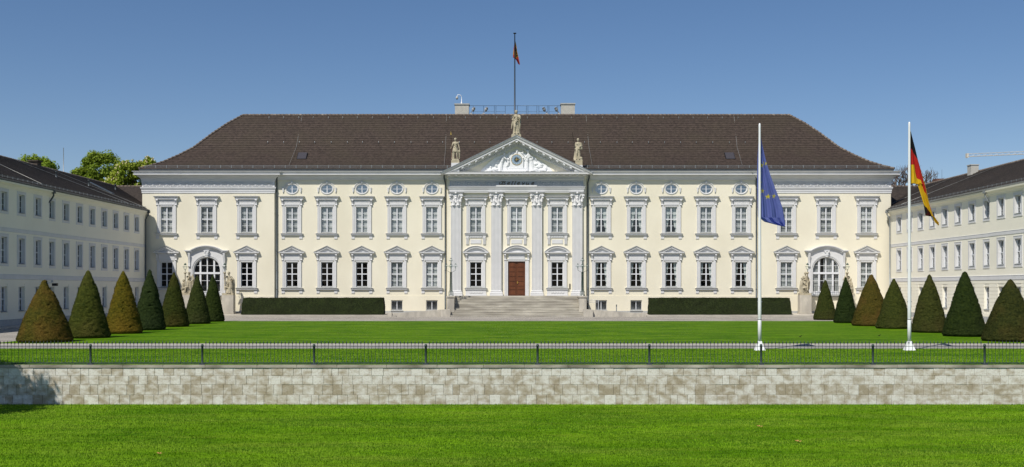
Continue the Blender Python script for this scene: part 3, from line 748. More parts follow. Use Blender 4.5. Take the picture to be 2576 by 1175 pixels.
def m_portalhood():
    mb = MB(); zt = zp(629.5,YR); za = zp(617.5,YR)
    def line(off):
        h = za-zt+.0; hw = 1.72; r = (hw*hw+h*h)/(2*h); cz = za-r; r2 = r-off; half = math.asin(hw/r)
        P = [(r2*math.sin(-half+2*half*k/18), cz+r2*math.cos(-half+2*half*k/18)) for k in range(19)]
        return P
    for o0, o1, yy, ex in ((0,.09,-.42,2.28),(.091,.19,-.36,2.18),(.191,.30,-.25,2.05),(.301,.37,-.15,1.95)):
        A = line(o0); B = line(o1)
        A = [(-ex, zt-o0)]+A+[(ex, zt-o0)]; B = [(-ex, zt-o1)]+B+[(ex, zt-o1)]
        A[1] = (A[1][0], zt-o0); A[-2] = (A[-2][0], zt-o0); B[1] = (B[1][0], zt-o1); B[-2] = (B[-2][0], zt-o1)
        band(mb, A, B, yy, 0)
    return mb
def m_keystone():
    mb = MB(); z0, z1 = zp(645.5,YR), zp(632,YR)
    mb.frust(-.15,.15,-.24,0,z0,z1,-.08,-.05); mb.box(-.27,.27,-.34,0,z1,z1+.09)
    for s in (-1,1): mb.tube([(s*.17,-.26,z1-.08),(s*.17,-.36,z1-.08)], .08, 8)
    for k in range(3): mb.box(-.13+k*.1,-.07+k*.1,-.30,-.2,z0+.15,z1-.1)
    mb.ell((0,-.18,z0+.02),(.11,.08,.10)); return mb
def m_portalsash():
    mb = MB(); zs = ZA1-AR; y0,y1 = .12,.20; zb = ZA0+.0; zm = zp(687,YR)
    band(mb, arc(0,zs,AR,AR,0,math.pi,24), arc(0,zs,AR-.09,AR-.09,0,math.pi,24), y0, y1)
    for s in (-1,1): a,b = sorted((s*AR,s*(AR-.09))); mb.box(a,b,y0,y1,zb,zs)
    mb.box(-AR+.09,AR-.09,y0-.05,y1,zm-.10,zm+.10); mb.box(-AR+.09,AR-.09,y0,y1,zb,zb+.35)
    for x,w,zt in ((-.72,.09,zs+1.10),(.72,.09,zs+1.10),(0,.055,zs+1.34)):
        mb.box(x-w,x+w,y0-.02,y1,zb+.351,zm-.101); mb.box(x-w,x+w,y0-.02,y1,zm+.101,zt)
    for s in (-1,1):
        for xa,xb in ((.055,.63),(.81,AR-.09)):
            a,b = sorted((s*xa,s*xb))
            for z in (zp(706,YR), zp(668,YR)): mb.box(a,b,y0+.02,y1-.02,z-.02,z+.02)
            mb.box(a,b,y0+.01,y1-.01,zb+.351,zb+.45)
    return mb
def m_portalglass():
    mb = MB(); zs = ZA1-AR; P = arc(0,zs,AR-.04,AR-.04,0,math.pi,20)
    mb.add([(p[0],.17,p[1]) for p in [(AR-.04,ZA0+.3)]+P+[(-AR+.04,ZA0+.3)]], [tuple(range(23))]); return mb
def m_balcony():
    mb = MB(); z0,z1 = zp(741,YR), zp(720,YR)
    for z in (z0,z1): mb.tube([(-1.4,0,z),(-1.4,-.32,z),(1.4,-.32,z),(1.4,0,z)], .018, 6)
    for k in range(15):
        x = -1.4+k*.2; mb.tube([(x,-.32,z0),(x,-.32,z1)], .011, 5)
    for k in range(7):
        x = -1.2+k*.4
        for s in (-1,1):
            P = [(x+s*.085*(1-j/9)*math.cos(j*.75)+s*.05, -.32, (z0+z1)/2+s*.2+.12*(1-j/10)*math.sin(j*.75)) for j in range(9)]
            mb.tube(P, .010, 4)
    return mb
def m_slab(): mb = MB(); mb.mould(pth(1.40,.1),[(-.05,zp(747.5)),(.05,zp(747)),(.10,zp(745)),(.26,zp(744.3)),(.27,zp(742.5)),(-.09,zp(742.3))],cap=True); return mb
for s in (-1, 1):
    w = part('arched_portal', pal, (s*RIS[1], YR, 0))
    child('portal_frame', reg(('portal_frame',), m_portal, M_TRIM), w); child('surround', reg(('surround','p'), m_portalwall, M_TRIM), w)
    child('hood', reg(('hood','p'), m_portalhood, M_TRIM), w); child('keystone', reg(('keystone',), m_keystone, M_TRIMW), w)
    child('sash', reg(('sash','p'), m_portalsash, M_SASH), w); child('glass', reg(('glass','p'), m_portalglass, M_GLASS), w)
    child('balcony_railing', reg(('balcony_railing',), m_balcony, M_ZINC), w); child('balcony_slab', reg(('balcony_slab',), m_slab, M_LEAD), w)
    for q in (-1,1): child('console', reg(('console','pp'), lambda: m_console(zp(672,YR), zp(637.5,YR)), M_TRIM), w, (q*1.82,-.10,0))
    if s > 0:
        def m_ps():
            mb = MB(); wavy(mb,-AR,-.5,ZA0,ZA1,.34,.15,.03); wavy(mb,-.2,.9,ZA0,ZA1,.34,.15,.03); wavy(mb,1.0,AR,ZA0,ZA1,.34,.15,.03); return mb
        child('curtain', reg(('curtain','portal'), m_ps, M_SHEERD), w)

# mahogany door
dr = part('entrance_door', pal, (0, YC, 0)); zd0, zd1 = zp(744), zp(657.5)
mb = MB()
for s in (-1,1):
    for a0,b0,y,zt in ((.90,1.05,-.05,0),(1.053,1.20,-.09,.15),(1.203,1.28,-.12,.22)):
        a,b = sorted((s*a0,s*b0)); mb.box(a,b,y,0,zd0,zd1+zt)
mb.box(-.9,.9,-.05,0,zd1,zd1+.15); mb.box(-1.2,1.2,-.091,0,zd1+.153,zd1+.225)
mk('surround', mb, M_TRIM, dr)
mk('frieze', m_frieze(zd1+.228, zp(639.5)), M_TRIM, dr)
for s in (-1,1): child('console', reg(('console','l'), None, None), dr, (s*1.22,-.02,0))
mk('pediment', m_segped(zp(639.5), zp(634.5), zp(617.5), 1.45), M_TRIM, dr)
M_DOOR = mat("mahogany", (.105,.032,.011), (.145,.046,.016), 3, .35, stretch=(1,1,.25), spec=.5)
for s in (-1,1):
    a,b = sorted((s*.008,s*.9)); mb = MB(); mb.box(a,b,.12,.18,zd0,zd1); cx=(a+b)/2
    zz = [(.12,.58),(.66,.95),(1.03,1.45),(1.53,1.95),(2.03,2.45),(2.53,2.95),(3.03,3.45)]
    for u,v in zz:
        mb.frust(cx-.31,cx+.31,.07,.12,zd0+u,zd0+v,.0,.0); 
        mb.box(cx-.36,cx+.36,.095,.12,zd0+u-.04,zd0+u-.005); mb.box(cx-.36,cx+.36,.095,.12,zd0+v+.005,zd0+v+.03)
    leaf = mk('door_leaf', mb, M_DOOR, dr)
    if s > 0:
        mb = MB(); mb.box(.06,.12,.04,.07,zd0+1.25,zd0+1.5); mb.tube([(.09,.05,zd0+1.4),(.09,-.02,zd0+1.4),(.2,-.02,zd0+1.4)], .015, 6); mb.ell((.09,.0,zd0+1.3),.03)
        mk('handle', mb, M_GOLD, leaf)

# ------------------------------------------------------------------ cornices
for s in (-1, 1):
    a, b = sorted((s*(XR1), s*XC))
    mb = MB(); z = zp(453.5)
    mb.mould([(a,0),(b,0)], [(0,z),(.10,z+.02),(.12,z+.10),(.20,z+.12),(.22,z+.22),(.30,z+.34),(.34,z+.40),(.36,zp(441.2)),(.64,zp(441)),(.64,zp(439.2)),(.58,zp(438.9)),(.60,zp(436)),(.68,zp(434)),(.74,zp(433)),(.75,zp(432)),(.0,zp(431.6))])
    mk('cornice', mb, M_TRIM, pal)
    path = [(-XR0,17.6),(-XR0,YR),(-XR1,YR),(-XR1,.02)] if s < 0 else [(XR1,.02),(XR1,YR),(XR0,YR),(XR0,17.6)]
    zz = lambda p: zp(p, YR)
    mb = MB(); mb.mould(path, [(-.0,zz(486)),(.05,zz(485.9)),(.05,zz(481.2)),(.08,zz(481)),(.08,zz(476.5)),(.12,zz(476)),(.16,zz(474)),(.18,zz(470.6)),(.0,zz(470.2))])
    mk('architrave', mb, M_TRIM, pal)
    mb = MB(); mb.mould(path, [(.03,zz(470.1)),(.03,zz(457.5)),(.05,zz(457.3)),(.07,zz(455)),(.12,zz(452.5)),(.14,zz(450)),(.24,zz(447.5)),(.36,zz(445)),(.46,zz(443)),(.50,zz(441.3)),(.73,zz(441)),(.73,zz(439.2)),(.67,zz(438.9)),(.69,zz(436)),(.77,zz(434)),(.83,zz(433)),(.84,zz(432)),(.0,zz(431.5))])
    mk('cornice', mb, M_TRIM, pal)
    # Greek key band
    def key_band(x0, x1, y, z0, z1, n, boss=True):
        mb = MB(); w = (x1-x0)/n; h = z1-z0; t = h*.085
        for k in range(n):
            a = x0+k*w
            P = [(0,.0),(0,1),(.62,1),(.62,.33),(.28,.33),(.28,.62)] ; Q = [(.80,1),(.80,.0),(1.0,.0)]
            for L_ in (P, [(.62,1),(1,1)] if k % 2 else [(.14,0),(.14,.78),(.46,.78)], [(0,.0),(.8,.0),(.8,.72)]):
                for i in range(len(L_)-1):
                    (u0,v0),(u1,v1) = L_[i], L_[i+1]
                    xa, xb = sorted((a+u0*w, a+u1*w)); za, zb = sorted((z0+v0*h, z0+v1*h))
                    mb.box(xa-t/2, xb+t/2, y-.05-.002*(i%2), y, za-t/2, zb+t/2)
            if boss: mb.ell((a+w*.42, y-.03, z0+h*.22), (w*.15,.05,h*.16), 8, 5)
        return mb
    a, b = sorted((s*(XR1+.12), s*(XR0-.12)))
    mk('meander_frieze', key_band(a, b, YR-.03, zz(468), zz(458.8), 19), M_TRIM, pal)
# dark gutter along the whole eave, snow guard, downpipes
EAVE_Y = -.35
mb = MB()
gut = [(0,15.17),(.10,15.18),(.17,15.25),(.18,15.36),(.20,15.42),(.15,15.42),(.13,15.30),(0,15.26)]
mb.mould([(-39.25,17.9),(-39.25,EAVE_Y+.1),(39.25,EAVE_Y+.1),(39.25,17.9)], gut); mk('gutter', mb, M_ZINC, pal)
mb = MB(); x = -39.2
while x < 39.3: mb.box(x-.012, x+.012, EAVE_Y-.125, EAVE_Y+.1, 15.43, 15.445); x += .55
mk('gutter_bracket', mb, M_ZINCL, pal)
mb = MB(); x = -38.9
while x <= 38.9: mb.box(x-.009, x+.009, EAVE_Y+.24, EAVE_Y+.255, 15.52, 15.78); x += .105
x = -38.9
while x <= 38.9: mb.box(x-.03, x+.03, EAVE_Y+.2, EAVE_Y+.235, 15.46, 15.82); x += 1.13
for z in (15.54, 15.78): mb.box(-38.9, 38.9, EAVE_Y+.236, EAVE_Y+.262, z-.012, z+.012)
mk('snow_guard', mb, M_ZINCL, pal)
def downpipe(x, yw, ztop, zbot, xtop, ytop, m=M_ZINC, r=.075):
    mb = MB(); mb.tube([(xtop,ytop,ztop+.35),(xtop,ytop,ztop),(x,yw-.12,ztop-.55),(x,yw-.12,zbot)], r, 8)
    z = zbot+.4
    while z < ztop-.8: mb.tube([(x,yw-.12,z),(x,yw-.12,z+.05)], r+.018, 8); mb.box(x-.012,x+.012,yw-.1,yw,z,z+.05); z += 2.0
    return mb
mk('downpipe', downpipe(-XR1+.22, 0, 14.85, .4, -XR1+.35, -.5), M_ZINC, pal)
mk('downpipe', downpipe(XR1-.22, 0, 14.85, .4, XR1-.35, -.5), M_ZINC, pal)
mk('downpipe', downpipe(-XC-.18, 0, 14.5, .4, -XC-.3, -.35), M_ZINC, pal)
mk('downpipe', downpipe(XC+.18, 0, 14.5, .4, XC+.3, -.35), M_ZINC, pal)

# ------------------------------------------------------------------ main roof: lapped tile courses
PROF = [(-.1,15.40),(.72,15.72),(2.0,16.34),(3.39,17.24),(4.67,18.2),(6.33,19.9),(7.82,21.28),(9.35,22.45)]
def interp(prof, n):
    L_ = [0]
    for i in range(len(prof)-1): L_.append(L_[-1]+math.dist(prof[i], prof[i+1]))
    out = []
    for k in range(n+1):
        d = L_[-1]*k/n; i = max(j for j in range(len(L_)) if L_[j] <= d+1e-9); i = min(i, len(prof)-2); t = (d-L_[i])/(L_[i+1]-L_[i])
        out.append((prof[i][0]+(prof[i+1][0]-prof[i][0])*t, prof[i][1]+(prof[i+1][1]-prof[i][1])*t))
    return out
NR = 30; PR = interp(PROF, NR); RX = 39.35; RY0, RY1 = EAVE_Y, EAVE_Y+18.7
mb = MB()
HX = .925
def rect(r, z): return [(-RX+r*HX,RY0+r,z),(RX-r*HX,RY0+r,z),(RX-r*HX,RY1-r,z),(-RX+r*HX,RY1-r,z)]
for i in range(NR):
    r0, z0 = PR[i]; r1, z1 = PR[i+1]; lap = .055
    A = rect(r0-.03, z0-.01); B = rect(r0-.03, z0+lap); C_ = rect(r1, z1+.0)
    mb.add(A+B+C_, [(j, (j+1)%4, (j+1)%4+4, j+4) for j in range(4)] + [(j+4, (j+1)%4+4, (j+1)%4+8, j+8) for j in range(4)])
mk('roof', mb, M_TILE, pal)
ZR = PR[-1][1]; RR = PR[-1][0]; YRG = RY0+RR
mb = MB(); x = -RX+RR*HX
while x < RX-RR*HX-.1:
    mb.tube([(x,YRG,ZR-.0),(x+.40,YRG,ZR+.015)], [.115,.135], 8); x += .41
for s in (-1,1):
    for ysgn in (0,1):
        for i in range(NR):
            r0,z0 = PR[i]; r1,z1 = PR[i+1]; ya,yb = (RY0+r0,RY0+r1) if ysgn==0 else (RY1-r0,RY1-r1)
            mb.tube([(s*(RX-r0*HX),ya,z0+.06),(s*(RX-r1*HX),yb,z1+.04)], [.13,.10], 7)
mk('ridge_tiles', mb, M_RIDGE, pal)
def roof_at(zq):
    for i in range(len(PR)-1):
        if PR[i][1] <= zq <= PR[i+1][1]:
            t = (zq-PR[i][1])/(PR[i+1][1]-PR[i][1]); return RY0+PR[i][0]+(PR[i+1][0]-PR[i][0])*t
    return YRG
# skylights
for px in (764, 1832.5):
    x = xl(px, 3.5); z0 = zp(401, 2.8); y0 = roof_at(z0); z1 = z0+.62; y1 = roof_at(z1)
    sk = part('skylight', pal, (x, 0, 0))
    mb = MB(); mb.add([(-.52,y0-.18,z0-.02),(.52,y0-.18,z0-.02),(.52,y1-.1,z1+.16),(-.52,y1-.1,z1+.16),(-.52,y0-.05,z0-.22),(.52,y0-.05,z0-.22),(.52,y1+.1,z1-.05),(-.52,y1+.1,z1-.05)],
                   [(0,1,2,3),(0,4,5,1),(1,5,6,2),(3,7,4,0),(2,6,7,3)]); mk('skylight_box', mb, M_BLACK, sk)
    mb = MB(); mb.quad((-.46,y0-.17,z0+.005),(.46,y0-.17,z0+.005),(.46,y1-.13,z1+.165),(-.46,y1-.13,z1+.165)); mk('skylight_pane', mb, mat('skylight_glass',(.06,.055,.06),rough=.25,spec=.5), sk)
    mb = MB(); mb.box(-.60,.60,y0-.18,y0-.02,z0-.27,z0-.19); mk('flashing', mb, M_ZINCL, sk)
# roof hooks and lightning wires
hk = MB(); hk.prismx([(-.12,.05),(-.10,.05),(-.10,.14),(.02,.02),(.02,.0),(-.12,.0),(-.14,.16),(-.12,.2)], -.025, .025); hkm = hk.mesh('roof_hook', M_ZINCL)
for zq, st, ph in ((21.95,1.72,.3),(18.75,1.72,.9)):
    x = -28+ph
    yq = roof_at(zq)
    while x < 28: child('roof_hook', hkm, pal, (x, yq, zq)); x += st+R.uniform(-.12,.12)
mb = MB()
for a, b in ((758,726),(1123,1117),(1476,1490),(1850,1868)):
    mb.tube([(xl(a,8), roof_at(22.3)-.10, 22.38),(xl((a*.45+b*.55),3), roof_at(18.2)-.12, 18.28),(xl(b,0), roof_at(15.7)-.14, 15.85)], .014, 5)
mk('lightning_wire', mb, M_STRING, pal)
# chimneys
for a, b, top in ((1145,1181.5,262.5),(1411,1447,261.5)):
    ch = part('chimney', pal, (0,0,0)); Y = 9.95; x0, x1 = xl(a,Y), xl(b,Y); zt = zp(top,Y)
    mb = MB(); mb.box(x0+.04,x1-.04,Y-.6,Y+.7,21.5,zt-.14); mk('chimney_stack', mb, M_CHIM, ch)
    mb = MB(); mb.box(x0-.03,x1+.03,Y-.68,Y+.78,zt-.139,zt); mb.box(x1-.55,x1-.35,Y-.1,Y+.1,zt,zt+.06); mk('chimney_cap', mb, M_PLINTH, ch)
# roof walkway railing between the chimneys
mb = MB(); Y = 10.2; zr = zp(266,Y); zm = zp(281,Y); zb_ = 22.0
mb.tube([(xl(1181,Y),Y,zr),(xl(1411,Y),Y,zr)], .022, 5)
posts = [1191.5,1217.5,1244.5,1248.5,1272,1302.5,1325,1329,1351.5,1356.5,1379,1382,1404]
for p in posts: mb.tube([(xl(p,Y),Y,zb_),(xl(p,Y),Y,zr)], .02, 5)
for a, b in ((1191.5,1217.5),(1217.5,1244.5),(1248.5,1272),(1302.5,1325),(1329,1351.5),(1356.5,1379),(1382,1404)):
    mb.tube([(xl(a,Y),Y,zm),(xl(b,Y),Y,zm)], .015, 5)
mk('roof_railing', mb, M_ZINC, pal)
# ------------------------------------------------------------------ portico
por = part('portico', pal, (0,0,0)); YE = -.62; YT = -.58
ZB, ZCAP = zp(744), zp(484.6)
def m_pilaster():
    mb = MB(); y1 = YC; w = .52
    mb.box(-w, w, YE+.03, y1, zp(731), zp(519))
    for k in range(8):                              # fillets between seven flutes
        x = -w+.02+k*(2*w-.04)/7; mb.box(x-.028, x+.028, YE-.012, YE+.03, zp(730), zp(521.5))
    mb.box(-w, w, YE-.012, YE+.03, zp(731), zp(730)); mb.box(-w, w, YE-.012, YE+.03, zp(521.5), zp(519)); return mb
def m_pbase():
    mb = MB(); mb.mould([(-.52,YC),(-.52,YE),(.52,YE),(.52,YC)], [(.17,ZB),(.17,zp(739)),(.13,zp(738.6)),(.16,zp(737)),(.13,zp(735.4)),(.07,zp(735)),(.06,zp(733.6)),(.10,zp(733)),(.07,zp(731.5)),(0,zp(731))]); return mb
def m_capital():
    mb = MB(); z0, z1 = zp(519), zp(484.6); h = z1-z0
    mb.mould([(-.52,YC),(-.52,YE),(.52,YE),(.52,YC)], [(0,z0-.02),(.06,z0+.01),(.06,z0+.06),(.0,z0+.07)])
    mb.frust(-.50,.50,YE-.03,YC,z0+.05,z1-.15,-.10,-.0)
    mb.mould([(-.66,YC),(-.66,YE-.06),(.66,YE-.06),(.66,YC)], [(0,z1-.16),(.10,z1-.12),(.16,z1-.04),(.19,z1)], cap=True)
    for s in (-1,1):                                # corner volutes and acanthus leaves
        cx = s*.60; mb.tube([(cx,YE-.02,z1-.36),(cx,YE-.24,z1-.36)], .155, 12); mb.tube([(cx,YE-.24,z1-.36),(cx,YE-.30,z1-.36)], .075, 10)
        mb.tube([(s*.20,YE-.05,z0+.45),(s*.24,YE-.12,z0+.85),(s*.36,YE-.16,z1-.28),(s*.56,YE-.2,z1-.23)], [.05,.055,.06,.05], 7)
        mb.tube([(s*.24,YE-.04,z0+.1),(s*.24,YE-.12,z0+.42),(s*.24,YE-.22,z0+.55),(s*.24,YE-.27,z0+.50)], [.16,.15,.11,.05], 8)
        mb.tube([(s*.50,YE-.04,z0+.45),(s*.54,YE-.12,z0+.78),(s*.62,YE-.22,z0+.86),(s*.66,YE-.24,z0+.80)], [.10,.12,.09,.04], 8)
    mb.tube([(0,YE-.04,z0+.35),(0,YE-.12,z0+.74),(0,YE-.22,z0+.82),(0,YE-.26,z0+.76)], [.10,.14,.12,.04], 8)
    mb.ell((0,YE-.15,z1-.44),(.13,.09,.10)); mb.ell((0,YE-.20,z1-.10),(.12,.09,.11)); mb.tube([(0,YE-.05,z0+.8),(0,YE-.12,z1-.3)],[.05,.07],7)
    return mb
PXS = [-6.33,-2.12,2.12,6.33]
for x in PXS:
    p = part('pilaster', pal, (x,0,0))
    child('shaft', reg(('shaft',), m_pilaster, M_TRIM), p); child('pilaster_base', reg(('pilaster_base',), m_pbase, M_TRIM), p)
    child('capital', reg(('capital',), m_capital, M_TRIM), p)
EX = 6.98
path = [(-EX,.02),(-EX,YE),(EX,YE),(EX,.02)]; zz = lambda p: zp(p,YE)
mb = MB(); mb.mould(path, [(-.3,zz(484.4)),(.0,zz(484.3)),(.0,zz(480.5)),(.04,zz(480.3)),(.04,zz(476)),(.09,zz(475.6)),(.13,zz(473)),(.20,zz(469.5)),(.0,zz(468.8))]); mk('architrave', mb, M_TRIM, por)
mb = MB(); mb.mould(path, [(-.02,zz(468.7)),(-.02,zz(454))]); mk('frieze_band', mb, M_TRIM_SHADE, por)  # shade under the cornice painted in as blue-grey
def key2(x0,x1,y,z0,z1,n): 
    mb = key_band(x0,x1,y,z0,z1,n,False); w=(x1-x0)/n
    for k in range(n): mb.ell((x0+(k+.45)*w,y-.02,(z0+z1)/2),(w*.11,.05,(z1-z0)*.16),8,5)
    mb.box(x0-.12,x1+.12,y-.06,y,z0-.10,z0-.05); mb.box(x0-.12,x1+.12,y-.06,y,z1+.05,z1+.10); return mb
for a,b in ((-6.8,-2.05),(2.05,6.8)): mk('meander_frieze', key2(a,b,YE+.02,zz(466.5),zz(457),9), M_TRIM, por)
mb = MB(); zs = zz
mb.mould(path, [(.0,zs(454)),(.03,zs(453.5)),(.06,zs(451.8)),(.06,zs(446.3)),(.14,zs(446)),(.16,zs(443.6)),(.30,zs(443.5)),(.32,zs(439.7)),(.84,zs(439.4)),(.84,zs(436.2)),(.80,zs(435.9)),(.86,zs(434.4)),(.88,zs(433.4)),(.0,zs(433.0))])
mk('horizontal_cornice', mb, M_TRIM, por)
mb = MB(); x = -EX-.1
while x <= EX+.1: mb.box(x-.045,x+.045,YE-.16,YE-.055,zs(451.3),zs(446.6)); x += .187
mk('dentils', mb, M_TRIM, por)
mb = MB()
for k in range(-10,11): x=k*.70; mb.prismx([(YE-.76,zs(441)),(YE-.76,zs(439.6)),(YE-.1,zs(439.6)),(YE-.1,zs(443.2)),(YE-.34,zs(442.8))], x-.13, x+.13)
mk('modillions', mb, M_TRIM, por)
# pediment
pdm = part('pediment', pal, (0,0,0))
ZPA = zp(340,-1.6); XE = 7.85; ZE = zp(434.5,-1.6)+.05; SL = (ZPA-ZE)/XE; q = math.sqrt(1+SL*SL)
def rake(o0, o1, ya, yb, xe, zmin):
    mb = MB()
    for s in (-1,1):
        f = lambda x,o: max(ZPA-SL*x-o*q, zmin)
        xs = [0, xe*.5, xe*.8, xe*.9, xe]
        for i in range(4):
            a, b = xs[i], xs[i+1]
            if f(a,o0)-f(a,o1) < .003 : continue
            mb.prism([(s*a,f(a,o0)),(s*b,f(b,o0)),(s*b,min(f(b,o0)-.001,f(b,o1))),(s*a,f(a,o1))], ya, yb)
    return mb
zt_ = zs(433.2)
mk('raking_gutter', rake(-.03,.03,YE-1.01,YE+.3,XE+.06,ZE-.12), M_ZINCL, pdm)
mb = MB()
for s in (-1,1):
    def rp(x,o,y): return (s*x, y, ZPA-SL*x-o*q)
    mb.add([rp(0,.031,YE-.98),rp(XE,.031,YE-.98),rp(XE,.06,YE-.98),rp(0,.06,YE-.98),rp(0,.15,YE-.94),rp(XE-.04,.15,YE-.94),rp(0,.29,YE-.78),rp(XE-.25,.29,YE-.78),rp(0,.031,YE+.3),rp(XE,.031,YE+.3)], [(0,1,2,3),(3,2,5,4),(4,5,7,6),(0,1,9,8)])
    mb.add([rp(XE,.031,YE-.98),rp(XE,.06,YE-.98),rp(XE-.04,.15,YE-.94),rp(XE-.25,.29,YE-.78),rp(XE-.25,.29,YE+.3),rp(XE,.031,YE+.3)],[(0,1,2,3,4,5)])
mk('raking_sima', mb, M_TRIM, pdm)
mk('raking_fascia', rake(.291,.42,YE-.83,YE+.2,XE-.28,zt_), M_TRIM, pdm)
mk('raking_bed', rake(.421,.66,YE-.22,YE+.12,XE-.5,zt_), M_TRIM, pdm)
mk('raking_band', rake(.661,.94,YE-.06,YE+.12,XE-.9,zt_), M_TRIM, pdm)
mb = MB(); 
for s in (-1,1):
    for k in range(1 if s>0 else 0, 10):
        x=k*.70+.0; z=ZPA-SL*x-.43*q
        if z-.2 < zt_+.05: continue
        mb.add([(s*x-.13,y,z0) for y in (YE-.62,YE-.2) for z0 in (0,)] , []) if False else None
        for_ = [(s*(x)-.13, ZPA-SL*abs(s*x-.13)-.421*q),(s*(x)+.13, ZPA-SL*abs(s*x+.13)-.421*q)]
        mb = MB(); mb.prism([for_[0],for_[1],(for_[1][0]-.03,for_[1][1]-.16),(for_[0][0]+.03,for_[0][1]-.16)], YE-.78, YE-.221); mk('raking_modillion', mb, M_TRIMW, pdm)
for s in (-1,1):
    mb = MB()
    for k in range(0 if s>0 else 1,38):
        x=.10+k*.175; z=ZPA-SL*x-.68*q
        if z-.22 < zt_+.03: continue
        mb.prism([(s*x-.05,z),(s*x+.05,z),(s*x+.05,z-.19),(s*x-.05,z-.19)], YE-.17, YE-.061)
    mk('raking_dentils', mb, M_TRIM, pdm)
mb = MB(); mb.prism([(-7.0,zt_-.1),(7.0,zt_-.1),(0,ZPA-.7)], YT, YT+.4); mk('tympanum', mb, M_CREAM, pdm)
mb = MB()
for s in (-1,1):                                    # roof of the portico behind the pediment
    mb.quad((0,YE-.7,ZPA-.02),(s*7.8,YE-.7,ZE-.05),(s*7.8,2.5,ZE-.05),(0,7.5,ZPA-.02))
mk('portico_roof', mb, M_TILE, pdm)
# white cloud ground of the relief
zc = zp(401.2,YE); 
def px2(p): return ((p[0]/5.34+1900)/1.59-1299.5)*118.95/2880
def pz2(p): return EYE+(726-(p[1]/5.34+560)/1.59)*118.95/2880
PG = [(95,690),(160,600),(300,470),(420,370),(560,310),(720,280),(890,235),(1050,260),(1250,370),(1450,480),(1600,580),(1680,690)]
mb = MB(); mb.prism([(px2(p),pz2(p)) for p in PG], YT-.05, YT); mk('relief_ground', mb, M_TRIMW, pdm)

def sculpt(name, mb, voxel, mats, parent=None, loc=(0,0,0), smooth=4, fac=.5):
    tmp = mb.mesh("tmp", mats); o = bpy.data.objects.new("tmp", tmp); COL.objects.link(o)
    r = o.modifiers.new("r",'REMESH'); r.mode='VOXEL'; r.voxel_size=voxel
    sm = o.modifiers.new("s",'SMOOTH'); sm.iterations=smooth; sm.factor=fac
    dg = bpy.context.evaluated_depsgraph_get(); dg.update()
    me = bpy.data.meshes.new_from_object(o.evaluated_get(dg), depsgraph=dg)
    bpy.data.objects.remove(o); me.name=name
    me.polygons.foreach_set('use_smooth',[True]*len(me.polygons))
    if not me.materials: me.materials.append(mats)
    return mk(name, me, None, parent, loc)
def limb(mb, pts, rs): mb.tube(pts, rs, 10); [mb.ell(p, r*1.02, 10, 7) for p, r in zip(pts, rs)]
def head(mb, c, r=.115, hair=True, yaw=0, helmet=False):
    x,y,z=c; mb.ell((x,y,z),(r*.82,r*.95,r*1.15),12,10); cy,sy=math.cos(yaw),math.sin(yaw)
    P=lambda u,v,w:(x+u*cy+v*sy, y-v*cy+u*sy, z+w)
    mb.ell(P(0,r*.95,-r*.1),r*.17,6,5); mb.ell(P(0,r*.6,-r*.75),(r*.35,r*.35,r*.3),8,6)
    if helmet: mb.ell((x,y+.01,z+r*.45),(r*1.08,r*1.2,r*.85),12,8); mb.tube([P(0,r*1.1,r*.2),P(0,-r*1.3,r*.3)],[r*.5,r*.5],8); mb.ell((x,y+.03,z+r*1.1),(r*.25,r*.9,r*.4))
    elif hair: mb.ell((x,y+.03,z+r*.45),(r*1.02,r*1.08,r*.88),12,8); mb.ell((x,y+r*1.05,z+r*.1),r*.5,8,6)
def skirt(mb, cx, cy, z0, z1, r0, r1, n=9, amp=.12, sy=.75, sway=0, ph=0, seg=40, k=8):
    V=[]
    for i in range(k+1):
        t=i/k; z=z0+(z1-z0)*t; r=r0+(r1-r0)*t
        for j in range(seg):
            a=2*math.pi*j/seg; rr=r*(1+amp*(1-t*.7)*math.sin(n*a+ph+2*t)+.05*math.sin(2*a+ph)); V.append((cx+rr*math.cos(a)+sway*(1-t),cy+rr*math.sin(a)*sy,z))
    F=[(i*seg+j,i*seg+(j+1)%seg,(i+1)*seg+(j+1)%seg,(i+1)*seg+j) for i in range(k) for j in range(seg)]
    b=len(mb.v); mb.add(V,F,0,True)
    mb.f += [tuple(b+j for j in range(seg-1,-1,-1)), tuple(b+k*seg+j for j in range(seg))]; mb.m += [0,0]; mb.sm += [True,True]
def hand(mb, c, d=(0,0,-1), s=1.0):
    c=Vector(c); d=Vector(d).normalized(); mb.ell(c+d*.04*s,(.035*s,.03*s,.045*s),8,6)
    side=d.cross(Vector((0,1,0))).normalized() if abs(d.y)<.9 else Vector((1,0,0))
    for k in range(4): b=c+d*.075*s+side*(k-1.5)*.019*s; mb.tube([b,b+d*(.045-.006*abs(k-1.3))*s+Vector((0,-.012,0))],[.011*s,.009*s],5)
    mb.tube([c+side*.03*s,c+side*.055*s+d*.04*s],[.012*s,.010*s],5)

